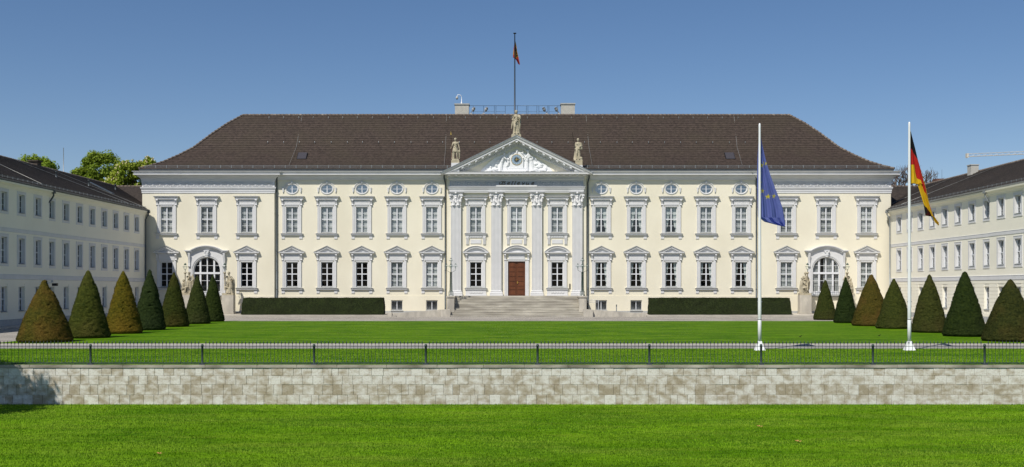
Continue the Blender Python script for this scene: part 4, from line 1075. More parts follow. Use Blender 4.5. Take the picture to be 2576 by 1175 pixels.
# relief figures of the tympanum (flattened white stucco)
def relief_woman(mb, x, z, h, lean, yb):
    s=h/1.7; X=lambda u,w:(x+lean*u*s+lean*(w/1.7)*.25*s, yb-.12, z+w*s)
    skirt(mb,x+lean*.05,yb-.08,z,z+.98*s,.19*s,.15*s,7,.14,.7,-lean*.18*s)
    limb(mb,[(x+lean*.07*s,yb-.10,z+.95*s),(x+lean*.14*s,yb-.14,z+1.2*s),(x+lean*.24*s,yb-.16,z+1.4*s)],[.14*s,.13*s,.12*s])
    head(mb,(x+lean*.30*s,yb-.18,z+1.62*s),.115*s)
    limb(mb,[(x+lean*.26*s,yb-.22,z+1.4*s),(x+lean*.42*s,yb-.25,z+1.18*s),(x+lean*.66*s,yb-.24,z+1.1*s)],[.065*s,.05*s,.035*s]); hand(mb,(x+lean*.66*s,yb-.24,z+1.1*s),(lean,0,-.2),s)
    limb(mb,[(x+lean*.1*s,yb-.10,z+1.36*s),(x-lean*.12*s,yb-.12,z+1.12*s),(x-lean*.05*s,yb-.14,z+.85*s)],[.06*s,.05*s,.035*s])
    mb.tube([(x-lean*.1*s,yb-.06,z+1.2*s),(x-lean*.4*s,yb-.08,z+1.0*s),(x-lean*.5*s,yb-.05,z+.6*s)],[.05*s,.08*s,.03*s],7)
def P5(px,py): return px2((px,py)), pz2((px,py))
yb = YT
for px,py,h,l in ((560,660,1.85,1),(1200,655,2.1,-1),(1110,655,2.0,.3)):
    mb = MB(); x,z = P5(px,py); relief_woman(mb,x,z,h,l,yb); sculpt('relief_woman', mb, .022, M_TRIMW, pdm, smooth=1)
mb = MB()
for px,py,sc,l in ((700,520,.8,1),(740,370,.55,1),(1030,300,.5,-1),(720,340,.5,1)):           # children around the clock
    x,z = P5(px,py); limb(mb,[(x,yb-.1,z),(x+l*.05,yb-.13,z+.28*sc),(x+l*.02,yb-.15,z+.45*sc)],[.14*sc,.15*sc,.11*sc]); head(mb,(x+l*.04,yb-.18,z+.68*sc),.14*sc)
    limb(mb,[(x,yb-.1,z),(x-l*.2*sc,yb-.12,z-.2*sc),(x-l*.1*sc,yb-.12,z-.45*sc)],[.10*sc,.08*sc,.06*sc]); limb(mb,[(x,yb-.16,z+.45*sc),(x+l*.3*sc,yb-.18,z+.3*sc)],[.07*sc,.05*sc])
x,z = P5(893,240); head(mb,(x,yb-.15,z),.17); mb.tube([(x-.7,yb-.08,z-.22),(x-.3,yb-.12,z-.1),(x+.3,yb-.12,z-.1),(x+.7,yb-.08,z-.16)],[.07,.09,.09,.07],7)
sculpt('relief_children', mb, .022, M_TRIMW, pdm, smooth=1)
for nm, BL, rng, ph0 in (('relief_lion',(((1500,600),.22,.24),((1430,630),.5,.17),((1370,560),.40,.16),((1310,500),.26,.16),((1400,520),.3,.12),((1290,620),.35,.12)),(1220,1560),0),
                 ('relief_goat',(((330,575),.14,.14),((400,620),.3,.15),((310,640),.35,.12),((480,610),.25,.10),((450,540),.12,.14)),(230,560),1)):
    mb = MB()
    for (a,b),rx,rz in BL:
        x,z = P5(a,b); mb.ell((x,yb-.06,z),(rx,.16,rz),12,8)
    for k in range(13):
        a = R.uniform(*rng); b = R.uniform(610,680); x,z = P5(a,b)
        mb.tube([(x,yb-.03,z),(x+R.uniform(-.3,.3),yb-.16,z+R.uniform(-.02,.1)),(x+R.uniform(-.4,.4),yb-.03,z-.02)],[.04,.07,.04],6)
    sculpt(nm, mb, .024, M_TRIMW, pdm, smooth=1)
# clock in its frame
ck = part('clock', pdm, (0,0,0)); cxk = 0.0
x0,x1 = px2((745,0)),px2((1030,0)); zA,zB = pz2((0,590)),pz2((0,360))
mb = MB(); xm=(x0+x1)/2; hw=(x1-x0)/2
mb.prism([(x0,zA),(x1,zA),(x1,zB)]+arc(xm,zB,hw,hw*.75,.15,math.pi-.15,12)+[(x0,zB)], YT-.22, YT-.051)
mb.box(x0-.15,x1+.15,YT-.25,YT-.051,zA-.06,zA-.001); mb.box(px2((695,0)),px2((1085,0)),YT-.24,YT-.051,pz2((0,690)),zA-.061)
mk('clock_surround', mb, M_TRIMW, ck)
zk = pz2((0,415)); r = .535
def disc(mb, r0, y0, y1, n=32): P=arc(xm,zk,r0,r0,0,2*math.pi,n)[:-1]; mb.prism(P,y0,y1)
mb = MB(); band(mb, arc(xm,zk,r+.04,r+.04,0,2*math.pi,32), arc(xm,zk,r,r,0,2*math.pi,32), YT-.26, YT-.2201); mk('clock_rim', mb, M_GOLD, ck)
mb = MB(); disc(mb,r,YT-.245,YT-.2202); mk('clock_face', mb, M_CLOCKB, ck)
mb = MB(); disc(mb,.27,YT-.252,YT-.2451,24); mk('clock_centre', mb, M_CLOCKD, ck)
mb = MB()
for k in range(12): a=math.pi*k/6; c,s_=math.cos(a),math.sin(a); mb.prism([(xm+c*.40-s_*.012,zk+s_*.40+c*.012),(xm+c*.48-s_*.012,zk+s_*.48+c*.012),(xm+c*.48+s_*.012,zk+s_*.48-c*.012),(xm+c*.40+s_*.012,zk+s_*.40-c*.012)],YT-.25,YT-.2451)
mk('hour_marks', mb, M_TRIMW, ck)
def handm(ang, L_, w, y):
    mb=MB(); c,s_=math.sin(ang),math.cos(ang); n=(s_,-c)
    mb.prism([(xm-c*.14+n[0]*w,zk-s_*.14+n[1]*w),(xm+c*L_*.8+n[0]*w*.8,zk+s_*L_*.8+n[1]*w*.8),(xm+c*L_,zk+s_*L_),(xm+c*L_*.8-n[0]*w*.8,zk+s_*L_*.8-n[1]*w*.8),(xm-c*.14-n[0]*w,zk-s_*.14-n[1]*w)],y,y+.012)
    mb.tube([(xm,y-.01,zk),(xm,y+.014,zk)],.05,10); return mb
mk('hour_hand', handm(rad(4),.28,.028,YT-.275), M_GOLD, ck); mk('minute_hand', handm(rad(77),.42,.024,YT-.290), M_GOLD, ck)

# name panel with its lettering
npn = part('name_panel', por, (0,0,0))
xa,xb = px2((455,0)),px2((1320,0)); za,zb = zp(468.2,YE)+.02, zp(455,YE)
mb = MB(); mb.box(xa,xb,YE-.06,YE-.0,za,zb); mk('panel', mb, M_TRIM_SHADE, npn)  # panel body carries painted shade, its sill keeps the plain trim
mb = MB(); mb.box(xa-.03,xb+.03,YE-.12,YE-.061,zb-.03,zb+.04); mk('panel_moulding', mb, M_TRIM, npn)
mb = MB(); mb.box(xa-.03,xb+.03,YE-.16,YE-.061,za-.08,za+.07); mk('panel_sill', mb, M_TRIM, npn)
STR = {  # strokes in a 1 x 1 italic box
 'B': (1.25,[[(-.25,.70),(-.35,.45),(-.25,.15),(-.02,.05),(.18,.30),(.30,.95)],[(-.12,.66),(.05,.92),(.32,.97),(.62,.95),(.80,.80),(.70,.60),(.42,.52)],[(.42,.52),(.74,.48),(.88,.26),(.72,.06),(.42,.0),(.22,.10),(.28,.26)],[(.42,.95),(.30,.5),(.20,.08)]]),
 'e': (.70,[[(.08,.28),(.42,.36),(.50,.52),(.36,.62),(.14,.50),(.04,.22),(.18,.02),(.42,.06),(.58,.20)]]),
 'l': (.45,[[(.06,.88),(.26,1.0),(.20,.55),(.08,.14),(.14,.0),(.32,.06)]]),
 'v': (.72,[[(.0,.50),(.10,.62),(.18,.40),(.22,.02),(.42,.30),(.54,.58),(.46,.66)]]),
 'u': (.78,[[(.0,.50),(.12,.62),(.06,.25),(.12,.02),(.32,.10),(.50,.36)],[(.56,.62),(.46,.25),(.50,.02),(.66,.08)]])}
mb = MB(); cur = 0; H_ = (zb-za)*.74; tot = 6.0; xs0 = px2((548,0)); xs1 = px2((1262,0))
seq = [('B',0),('e',1.30),('l',2.16),('l',2.74),('e',3.38),('v',4.35),('u',5.25),('e',6.35)]
ks = (xs1-xs0)/6.95
for ch, ox in seq:
    for st in STR[ch][1]:
        P=[Vector((xs0+(ox+p[0]+.18*p[1])*ks, YE-.075, za+.12+p[1]*H_)) for p in st]
        Q=[]
        for i in range(len(P)-1):
            p0=P[max(i-1,0)];p1=P[i];p2=P[i+1];p3=P[min(i+2,len(P)-1)]
            for k in range(4):
                t=k/4; Q.append(.5*((2*p1)+(-p0+p2)*t+(2*p0-5*p1+4*p2-p3)*t*t+(-p0+3*p1-3*p2+p3)*t**3))
        Q.append(P[-1]); n=len(Q)
        mb.tube(Q,[.018+.026*math.sin(math.pi*(i+.5)/n) for i in range(n)],6)
mk('lettering', mb, M_LETTER, npn)

# ------------------------------------------------------------------ entrance steps
st = thing("entrance_steps", "wide weathered stone steps up to the palace entrance, with side plinths and low sloping walls", "steps", (PX,0,0))
ZT = zp(744,-.9); ZG = .085; NST = 13; rise = (ZT-ZG)/NST
YF = -5.9
mb = MB(); 
y = YC-1.25
mb.box(-6.35,6.35,y,YC-.001,ZT-rise,ZT-.0); mb.box(-7.25,7.25,-1.32,YC-.002,ZT-rise*1.0-.0,ZT-.003)
lev = ZT-rise
for k in range(1,NST):
    y0 = YC-1.25-k*.32 - (.25 if k > 9 else 0)
    w = 6.32 if k <= 9 else 6.62+(k-10)*.02
    mb.box(-w,w,y0,YC-.01,lev-rise,lev-.001); mb.box(-w-.001,w+.001,y0-.025,y0+.05,lev-.05,lev+.0005); lev -= rise
YSF = y0
mk("step_block", mb, M_STEP, st)
for s in (-1,1):
    a,b = sorted((s*6.28,s*7.08)); mb = MB(); mb.box(a+.04,b-.04,-4.5,YC-.02,ZG,ZT-.14)
    mb.box(a-.03,b+.03,-4.58,YC-.03,ZT-.139,ZT+.0); mb.box(a+.0,b-.0,-4.54,YC-.03,.1,.8)
    mk("side_plinth", mb, M_PEDST, st)
    mb = MB(); x0,x1 = s*6.66,s*12.9
    def rz(x): t=(abs(x)-6.66)/6.24; return .86-.42*min(1,t*1.15) if t<.84 else .42-.0
    xs = [x0+(x1-x0)*i/12 for i in range(13)]
    poly=[(x,max(ZG+.02,rz(x))) for x in xs]+[(x1,ZG-.05),(x0,ZG-.05)]
    mb.prism(poly, -5.35, -5.05)
    a,b = sorted((s*6.64,s*7.6)); mb.box(a,b,-5.75,-5.36,ZG-.05,.80)
    a,b = sorted((s*12.5,s*12.95)); mb.box(a,b,-5.56,-4.93,ZG-.06,.50)
    mk("ramp_wall", mb, M_PEDST, st)
# steel handrail and post at the right ramp
hr = thing("handrail", "short steel handrail in front of the barred window right of the steps", "handrail", (PX,-3.2,.3))
mb = MB(); xa,xb = xl(1472,-3.2),xl(1505,-3.2)
for z in (1.42,1.22): mb.tube([(xa,0,z),(xb,0,z)], .028, 6)
mk("rail", mb, M_STEEL, hr)
mb = MB(); mb.box(xb-.04,xb+.04,-.04,.04,0,1.15+.3); mk("rail_post", mb, M_STEEL, hr)
bo = thing("bollard_light", "slim grey post standing between the two barred windows right of the steps", "post", (PX+xl(1550.5,-2.5),-2.5,.28))
mb = MB(); mb.box(-.045,.045,-.045,.045,0,.78); mk("shaft", mb, M_ZINCL, bo)
mb = MB(); mb.box(-.05,.05,-.05,.05,.78,.98); mk("lamp_head", mb, M_ZINC, bo)

# candelabra on the step plinths
def lamp_globe(parent, c, r=.205):
    g = part('lantern', parent, c); mb=MB(); mb.ell((0,0,0),r,16,10); mk('globe', mb, M_GLOBE, g)
    mb=MB(); mb.lathe([(.09,r*.86),(.11,r*.9),(.05,r*1.15),(.015,r*1.3),(.02,r*1.4),(.002,r*1.5)],n=8); mb.lathe([(.05,-r*1.05),(.03,-r*.7),(.035,-.02),(.02,.06)],n=8)
    mb.tube([(r*1.03*math.cos(t*math.pi/8),r*1.03*math.sin(t*math.pi/8),0) for t in range(17)],.012,4,cap=False); mk('fitting', mb, M_IRONG, g)
    mb=MB(); mb.ell((0,0,.05),(.035,.035,.06)); mk('mantle', mb, mat('lamp_mantle',(.8,.8,.76)) if 'lamp_mantle' not in bpy.data.materials else bpy.data.materials['lamp_mantle'], g)
def candelabra(x, y, z, lab):
    t = thing("candelabra_lamp", lab, "lamp", (x,y,z), group="candelabra lamps beside the entrance steps")
    mb=MB()
    for a in range(6):
        c,s_=math.cos(a*math.pi/3),math.sin(a*math.pi/3)
        mb.tube([(.24*c,.24*s_,0),(.22*c,.22*s_,.40),(.13*c,.13*s_,.56),(.10*c,.10*s_,1.5),(.09*c,.09*s_,2.45)],[.022,.022,.02,.018,.016],6)
    for z_,r_ in ((.12,.24),(.40,.22),(.56,.13),(2.0,.10),(2.16,.10)):
        mb.tube([(r_*math.cos(k*math.pi/6),r_*math.sin(k*math.pi/6),z_) for k in range(13)],.016,4,cap=False)
    mb.tube([(0,0,.1),(0,0,2.5)],[.035,.025],8); mk('pole',mb,M_IRONG,t)
    mb=MB()
    for a in range(4):
        c,s_=math.cos(a*math.pi/2),math.sin(a*math.pi/2)
        mb.tube([(.03*c,.03*s_,2.15),(.10*c,.10*s_,2.40),(.28*c,.28*s_,2.50),(.46*c,.46*s_,2.60),(.47*c,.47*s_,2.80)],.018,6)
    mb.tube([(-.66,0,3.02),(.66,0,3.02)],.010,5); mb.tube([(0,0,2.5),(0,0,3.4)],.02,6); mk('arms',mb,M_IRONG,t)
    for a in range(4): lamp_globe(t,(.47*math.cos(a*math.pi/2),.47*math.sin(a*math.pi/2),3.02))
    lamp_globe(t,(0,0,3.60)); return t
candelabra(PX-6.68,-3.7,ZT,"green iron candelabra with five glass globes left of the entrance steps")
candelabra(PX+6.68,-3.7,ZT,"green iron candelabra with five glass globes right of the entrance steps")

# ------------------------------------------------------------------ roof statues
def standing(mb, H=2.1, arms=None, sk=.30, hemz=0.0, lean=0.0, nude_legs=False, seed=0, helmet=False, hair=True, yaw=0):
    s=H/1.8; g=random.Random(seed); hz=.95*s
    if nude_legs:
        for q,fx in ((-1,-.15),(1,.17)): limb(mb,[(q*.1*s,0,hz-.02),(q*.11*s+fx*.1,-.06*s,.52*s),(fx*s*.9,0,.1*s)],[.115*s,.085*s,.05*s]); mb.ell((fx*s*.9,-.08*s,.05*s),(.055*s,.14*s,.05*s),10,6)
        skirt(mb,0,0,.62*s,1.05*s,.27*s,.17*s,8,.10,.75,lean*.3)
    else:
        skirt(mb,0,0,hemz,1.05*s,sk*s,.17*s,9,.16,.72,lean*.6,g.random()*6)
        limb(mb,[(-.1*s,-.06*s,hz),(-.12*s+lean*.2,-.17*s,.52*s),(-.12*s+lean*.5,-.12*s,.08*s)],[.13*s,.11*s,.07*s])
        for q,fx in ((-1,-.13),(1,.12)): mb.ell((fx*s+lean*.5,-.20*s,.05*s),(.05*s,.12*s,.045*s),10,6)
    limb(mb,[(0,0,.98*s),(.01*s,0,1.15*s),(0,-.01*s,1.36*s),(0,0,1.42*s)],[.165*s,.14*s,.165*s,.13*s]); mb.ell((-.08*s,-.10*s,1.33*s),.075*s); mb.ell((.08*s,-.10*s,1.33*s),.075*s)
    limb(mb,[(-.17*s,0,1.42*s),(.17*s,0,1.42*s)],[.085*s,.085*s]); limb(mb,[(0,0,1.45*s),(0,-.01*s,1.58*s)],[.06*s,.055*s]); head(mb,(0,-.03*s,1.70*s),.12*s,hair,yaw,helmet)
    for arm in (arms or []):
        P=[(p[0]*s,p[1]*s,p[2]*s) for p in arm]; limb(mb,P,[.068*s,.055*s,.038*s]); d=Vector(P[2])-Vector(P[1]); hand(mb,P[2],d,s*1.15)
    for k in range(7):                               # folds over the chest and hip
        a=g.uniform(-.12,.1); mb.tube([((a-.06)*s,-.13*s,(1.30-.03*k)*s),((a+.0)*s,-.17*s,(1.22-.035*k)*s),((a+.12)*s,-.13*s,(1.2-.03*k)*s)],[.012*s,.018*s,.012*s],5)
def base_rock(mb, w=.36, d=.28, h=.16): mb.frust(-w,w,-d,d,-.02,h,.05,.04)
Y3 = -1.0
def rstat(x, zb, lab): return thing("roof_statue", lab, "statue", (PX+x,Y3,zb), group="sandstone statues on the pediment")
# centre
t = rstat(xl(1298.5,Y3), ZPA+.02, "tallest sandstone roof statue, robed woman holding a sheaf on the pediment's peak")
mb=MB(); mb.prism([(-.5,-.33),(.5,-.33),(.5,.10),(.3,.20),(-.3,.20),(-.5,.08)],-.3,.3); mk('statue_base',mb,M_SAND,t)
mb=MB(); standing(mb,2.42,[[(-.2,0,1.4),(-.3,-.05,1.12),(-.06,-.2,1.0)],[(.2,0,1.4),(.33,-.05,1.2),(.2,-.2,1.18)]],.27,0,.05,seed=1)
s_=2.42/1.8
mb.tube([(-.34,-.05,1.1*s_),(-.42,.0,.7*s_),(-.5,.02,.38*s_)],[.06,.10,.03],8); mb.tube([(.36,.05,1.2*s_),(.40,.03,.8*s_),(.36,.02,.35*s_)],[.12,.10,.04],8)
mb.ell((.34,-.02,1.32*s_),(.16,.16,.18)); mb.v=[(x,y,z+.17) for x,y,z in mb.v]; sculpt('figure',mb,.026,M_SAND,t,smooth=2)
mb=MB()
for k in range(9): a=-.5+k*.1; mb.tube([(-.12,-.28,1.0*s_+.17),(-.3+a*.05,-.25,1.25*s_+.17),(-.36+a*.28,-.2,1.48*s_+.17)],[.03,.03,.015],5)
mb.ell((-.08,-.28,.86*s_+.17),(.08,.08,.14)); mk('wheat_sheaf',mb,M_SAND,t)
# left huntress with spear
zb1 = zp(403.5,Y3); t = rstat(xl(1145.5,Y3), zb1, "sandstone huntress with a gilded spear on the pediment's left end")
mb=MB(); base_rock(mb,.38,.28,.15); mb.box(-.42,.42,-.3,.3,-.28,-.021); mk('statue_base',mb,M_SAND,t)
mb=MB(); standing(mb,2.15,[[(-.2,0,1.4),(-.3,-.08,1.15),(-.36,-.12,1.0)],[(.2,0,1.4),(.30,0,1.15),(.36,-.05,.85)]],seed=3,nude_legs=True,yaw=-.3)
mb.tube([(-.3,.1,0),(-.28,.1,.9)],[.14,.07],8); mb.tube([(.4,.1,0),(.42,.05,.5),(.36,.0,.95)],[.05,.09,.1],8); mb.ell((.45,-.05,.78),(.08,.12,.1)); mb.tube([(.26,.1,1.55),(.36,.1,1.82)],[.06,.07],8)
mb.v=[(x,y,z+.13) for x,y,z in mb.v]; sculpt('figure',mb,.026,M_SAND,t,smooth=2)
mb=MB(); mb.tube([(-.36,-.16,.1),(-.45,-.18,2.65)],.018,6); mk('spear',mb,mat("rusty_iron",(.10,.035,.02)),t)
mb=MB(); mb.prism([(-.52,2.68),(-.455,3.0),(-.39,2.68),(-.455,2.60)],-.20,-.17); mb.prism([(-.49,2.6),(-.42,2.6),(-.455,2.7)],-.215,-.155); mk('spear_head',mb,M_GOLD,t)
# right
t = rstat(xl(1454,Y3), zp(404,Y3), "sandstone statue with cloak and long black spear on the pediment's right end")
mb=MB(); base_rock(mb,.46,.28,.12); mb.box(-.30,.44,-.3,.3,-.5,-.021); mk('statue_base',mb,M_SAND,t)
mb=MB(); standing(mb,2.15,[[(-.2,0,1.4),(-.25,-.02,1.12),(-.27,-.1,.98)],[(.2,0,1.4),(.34,-.02,1.2),(.16,-.2,1.12)]],.24,.0,-.04,seed=5)
skirt(mb,.12,0,1.05,1.75,.36,.30,7,.1,.6); mb.tube([(-.34,.1,0),(-.28,.08,.95)],[.16,.06],8); mb.ell((.32,-.1,.12),(.16,.12,.16))
mb.v=[(x,y,z+.10) for x,y,z in mb.v]; sculpt('figure',mb,.026,M_SAND,t,smooth=2)
mb=MB(); mb.tube([(-.25,-.2,.75),(-.62,-.2,2.95)],.018,6); mk('spear',mb,M_BLACK,t)
# small plinths carrying the two side statues
for x,z1,z0 in ((xl(1145.5,Y3),zb1-.285,zb1-1.2),(xl(1455,Y3),zp(404,Y3)-.505,zp(404,Y3)-1.2)):
    mb=MB(); mb.box(x-.42,x+.42,Y3-.32,Y3+.6,z0,z1); mk('statue_plinth',mb,M_TRIM,pal)

# ------------------------------------------------------------------ sculpture groups with lanterns at the arched portals
def group_sculpture(cx, lab, kind, lx, pz):
    t = thing("sculpture_group", lab, "sculpture", (cx,-2.0,.30), group="sandstone groups with lanterns at the arched portals")
    ph = zp(739,-2)-.30
    mb=MB(); mb.box(-.60,.60,-.45,.45,0,ph-.14); mb.box(-.64,.64,-.49,.49,0,.14); mb.box(-.64,.64,-.49,.49,ph-.52,ph-.50) if False else None
    mk('pedestal',mb,M_PEDST,t); mb=MB(); mb.box(-.58,.58,-.43,.43,ph-.139,ph+.06); mk('figure_base',mb,M_SAND,t)
    mb=MB(); m2=MB()
    if kind=='A':     # standing soldier right, seated nude figure left
        standing(mb,2.15,[[(-.18,0,1.42),(-.02,-.2,1.25),(.10,-.25,1.5)],[(.2,0,1.4),(.34,-.1,1.15),(.18,-.28,.98)]],.24,0,.0,seed=8,helmet=True); mb.v=[(x+.12,y+.05,z) for x,y,z in mb.v]
        mb.tube([(.40,.2,.1),(.46,.2,.9),(.50,.15,1.5),(.42,.1,1.95)],[.12,.16,.17,.05],9)
        limb(m2,[(-.5,-.1,.45),(-.45,-.12,.75),(-.42,-.12,1.02)],[.18,.15,.16]); head(m2,(-.42,-.14,1.28),.125); limb(m2,[(-.48,-.15,.45),(-.1,-.3,.62),(-.22,-.32,.1)],[.13,.10,.06]); limb(m2,[(-.3,-.15,1.0),(-.15,-.25,.72),(.1,-.3,.66)],[.06,.05,.04]); hand(m2,(.1,-.3,.66),(1,0,0)); limb(m2,[(-.5,-.1,1.0),(-.52,-.2,.7),(-.45,-.3,.5)],[.06,.05,.04]); skirt(m2,-.35,0,0,.45,.34,.24,7,.1,.8)
    elif kind=='B':   # standing soldier, crouching figure in front at right
        standing(mb,2.15,[[(-.2,0,1.42),(-.38,-.1,1.3),(-.36,-.15,1.55)],[(.2,0,1.4),(.34,-.1,1.2),(.2,-.28,1.1)]],.26,0,.0,seed=9,helmet=True); mb.v=[(x+.02,y+.08,z) for x,y,z in mb.v]; mb.tube([(.42,.18,.0),(.44,.18,.9),(.40,.15,1.4),(.30,.1,1.72)],[.20,.20,.18,.06],9)
        skirt(m2,.18,-.18,0,.62,.40,.28,8,.12,.8); limb(m2,[(.3,-.2,.6),(.26,-.25,.95),(.22,-.28,1.15)],[.22,.19,.16]); head(m2,(.26,-.30,1.42),.13,yaw=.7); limb(m2,[(.1,-.28,1.12),(-.1,-.38,.85),(.05,-.42,.7)],[.07,.06,.045]); limb(m2,[(.1,-.3,.5),(-.2,-.4,.62),(-.12,-.35,.1)],[.14,.11,.07]); limb(m2,[(.18,-.26,1.15),(-.05,-.36,1.2),(-.3,-.3,1.3)],[.07,.05,.04])
    elif kind=='C':   # standing robed figure right, seated woman left
        standing(mb,2.15,[[(-.2,0,1.4),(-.26,-.15,1.15),(.05,-.28,1.2)],[(.2,0,1.4),(.34,-.1,1.15),(.18,-.26,.95)]],.30,0,.0,seed=12,helmet=True); mb.v=[(x+.1,y+.08,z) for x,y,z in mb.v]; mb.tube([(.42,.1,.4),(.44,.1,1.1),(.36,.08,1.6)],[.12,.17,.10],9)
        skirt(m2,-.3,-.1,0,.85,.30,.22,8,.14,.8); limb(m2,[(-.35,-.15,.8),(-.34,-.15,1.1),(-.32,-.16,1.22)],[.17,.16,.15]); head(m2,(-.3,-.2,1.48),.125,yaw=-.6); limb(m2,[(-.2,-.2,1.2),(-.1,-.3,1.0),(.12,-.32,1.15)],[.07,.05,.04]); limb(m2,[(-.35,-.15,.5),(.05,-.35,.6),(.08,-.3,.1)],[.14,.12,.07])
    else:             # standing woman left, child leaning away at right
        standing(mb,2.15,[[(-.2,0,1.4),(-.34,-.05,1.15),(-.18,-.28,1.15)],[(.2,0,1.4),(.3,-.1,1.1),(.1,-.28,1.1)]],.26,0,.0,seed=15); mb.v=[(x,y+.05,z) for x,y,z in mb.v]
        limb(m2,[(.42,-.05,.75),(.40,-.08,1.0),(.34,-.1,1.18)],[.17,.16,.13]); head(m2,(.33,-.12,1.42),.125,yaw=.9); limb(m2,[(.38,-.05,.75),(.44,-.15,.42),(.5,-.05,.08)],[.13,.09,.06]); limb(m2,[(.5,-.05,.75),(.56,-.1,.4),(.6,0,.08)],[.12,.09,.06]); limb(m2,[(.3,-.1,1.15),(.15,-.25,1.0),(.05,-.3,1.1)],[.06,.05,.04])
    for m_,nm in ((mb,'standing_figure'),(m2,'seated_figure')):
        m_.v=[(x,y,z+ph+.05) for x,y,z in m_.v]; sculpt(nm,m_,.026,M_SAND,t,smooth=2)
    z=ph+.06; pole=MB(); pole.tube([(lx,-.30,z+.3),(lx,-.30,z+2.05)],[.06,.05],8); pole.lathe([(.05,z+1.95),(.15,z+2.08),(.15,z+2.14),(.04,z+2.2)],lx,-.30,8); mk('lantern_post',pole,M_SAND,t)
    pole=MB(); pole.tube([(lx,-.30,z+2.18),(lx,-.30,z+2.5)],[.035,.02],6)
    for q in (-1,1): pole.tube([(lx,-.30,z+2.36),(lx+q*.10,-.30,z+2.45),(lx+q*.13,-.30,z+2.62),(lx+q*.14,-.3,z+2.72)],.014,5)
    pole.tube([(lx+.24*math.cos(k*math.pi/8),-.30+.24*math.sin(k*math.pi/8),z+2.72) for k in range(17)],.014,4,cap=False)
    pole.lathe([(.12,z+2.9),(.13,z+2.94),(.12,z+3.03),(.05,z+3.05),(.02,z+3.12)],lx,-.3,10); mk('lantern_bracket',pole,M_IRONG,t)
    g=MB(); g.lathe([(.03,z+2.47),(.16,z+2.54),(.23,z+2.66),(.225,z+2.76),(.16,z+2.88),(.11,z+2.92)],lx,-.3,14); mk('lantern_glass',g,M_GLOBE,t)
    return t
cL, cR = xw(526,-2), xw(2074.5,-2)
group_sculpture(xw(473,-2),"sandstone group left of the left arched portal, helmeted figure with a seated nude",'A',xw(468,-2)-xw(473,-2),0)
group_sculpture(xw(575,-2),"sandstone group right of the left arched portal, soldier over a crouching figure",'B',xw(567,-2)-xw(575,-2),0)
group_sculpture(xw(2024,-2),"sandstone group left of the right arched portal, hooded figure and a seated woman",'C',xw(2029.5,-2)-xw(2024,-2),0)
group_sculpture(xw(2131,-2),"sandstone group right of the right arched portal, standing woman with a leaning child",'D',xw(2129.5,-2)-xw(2131,-2),0)
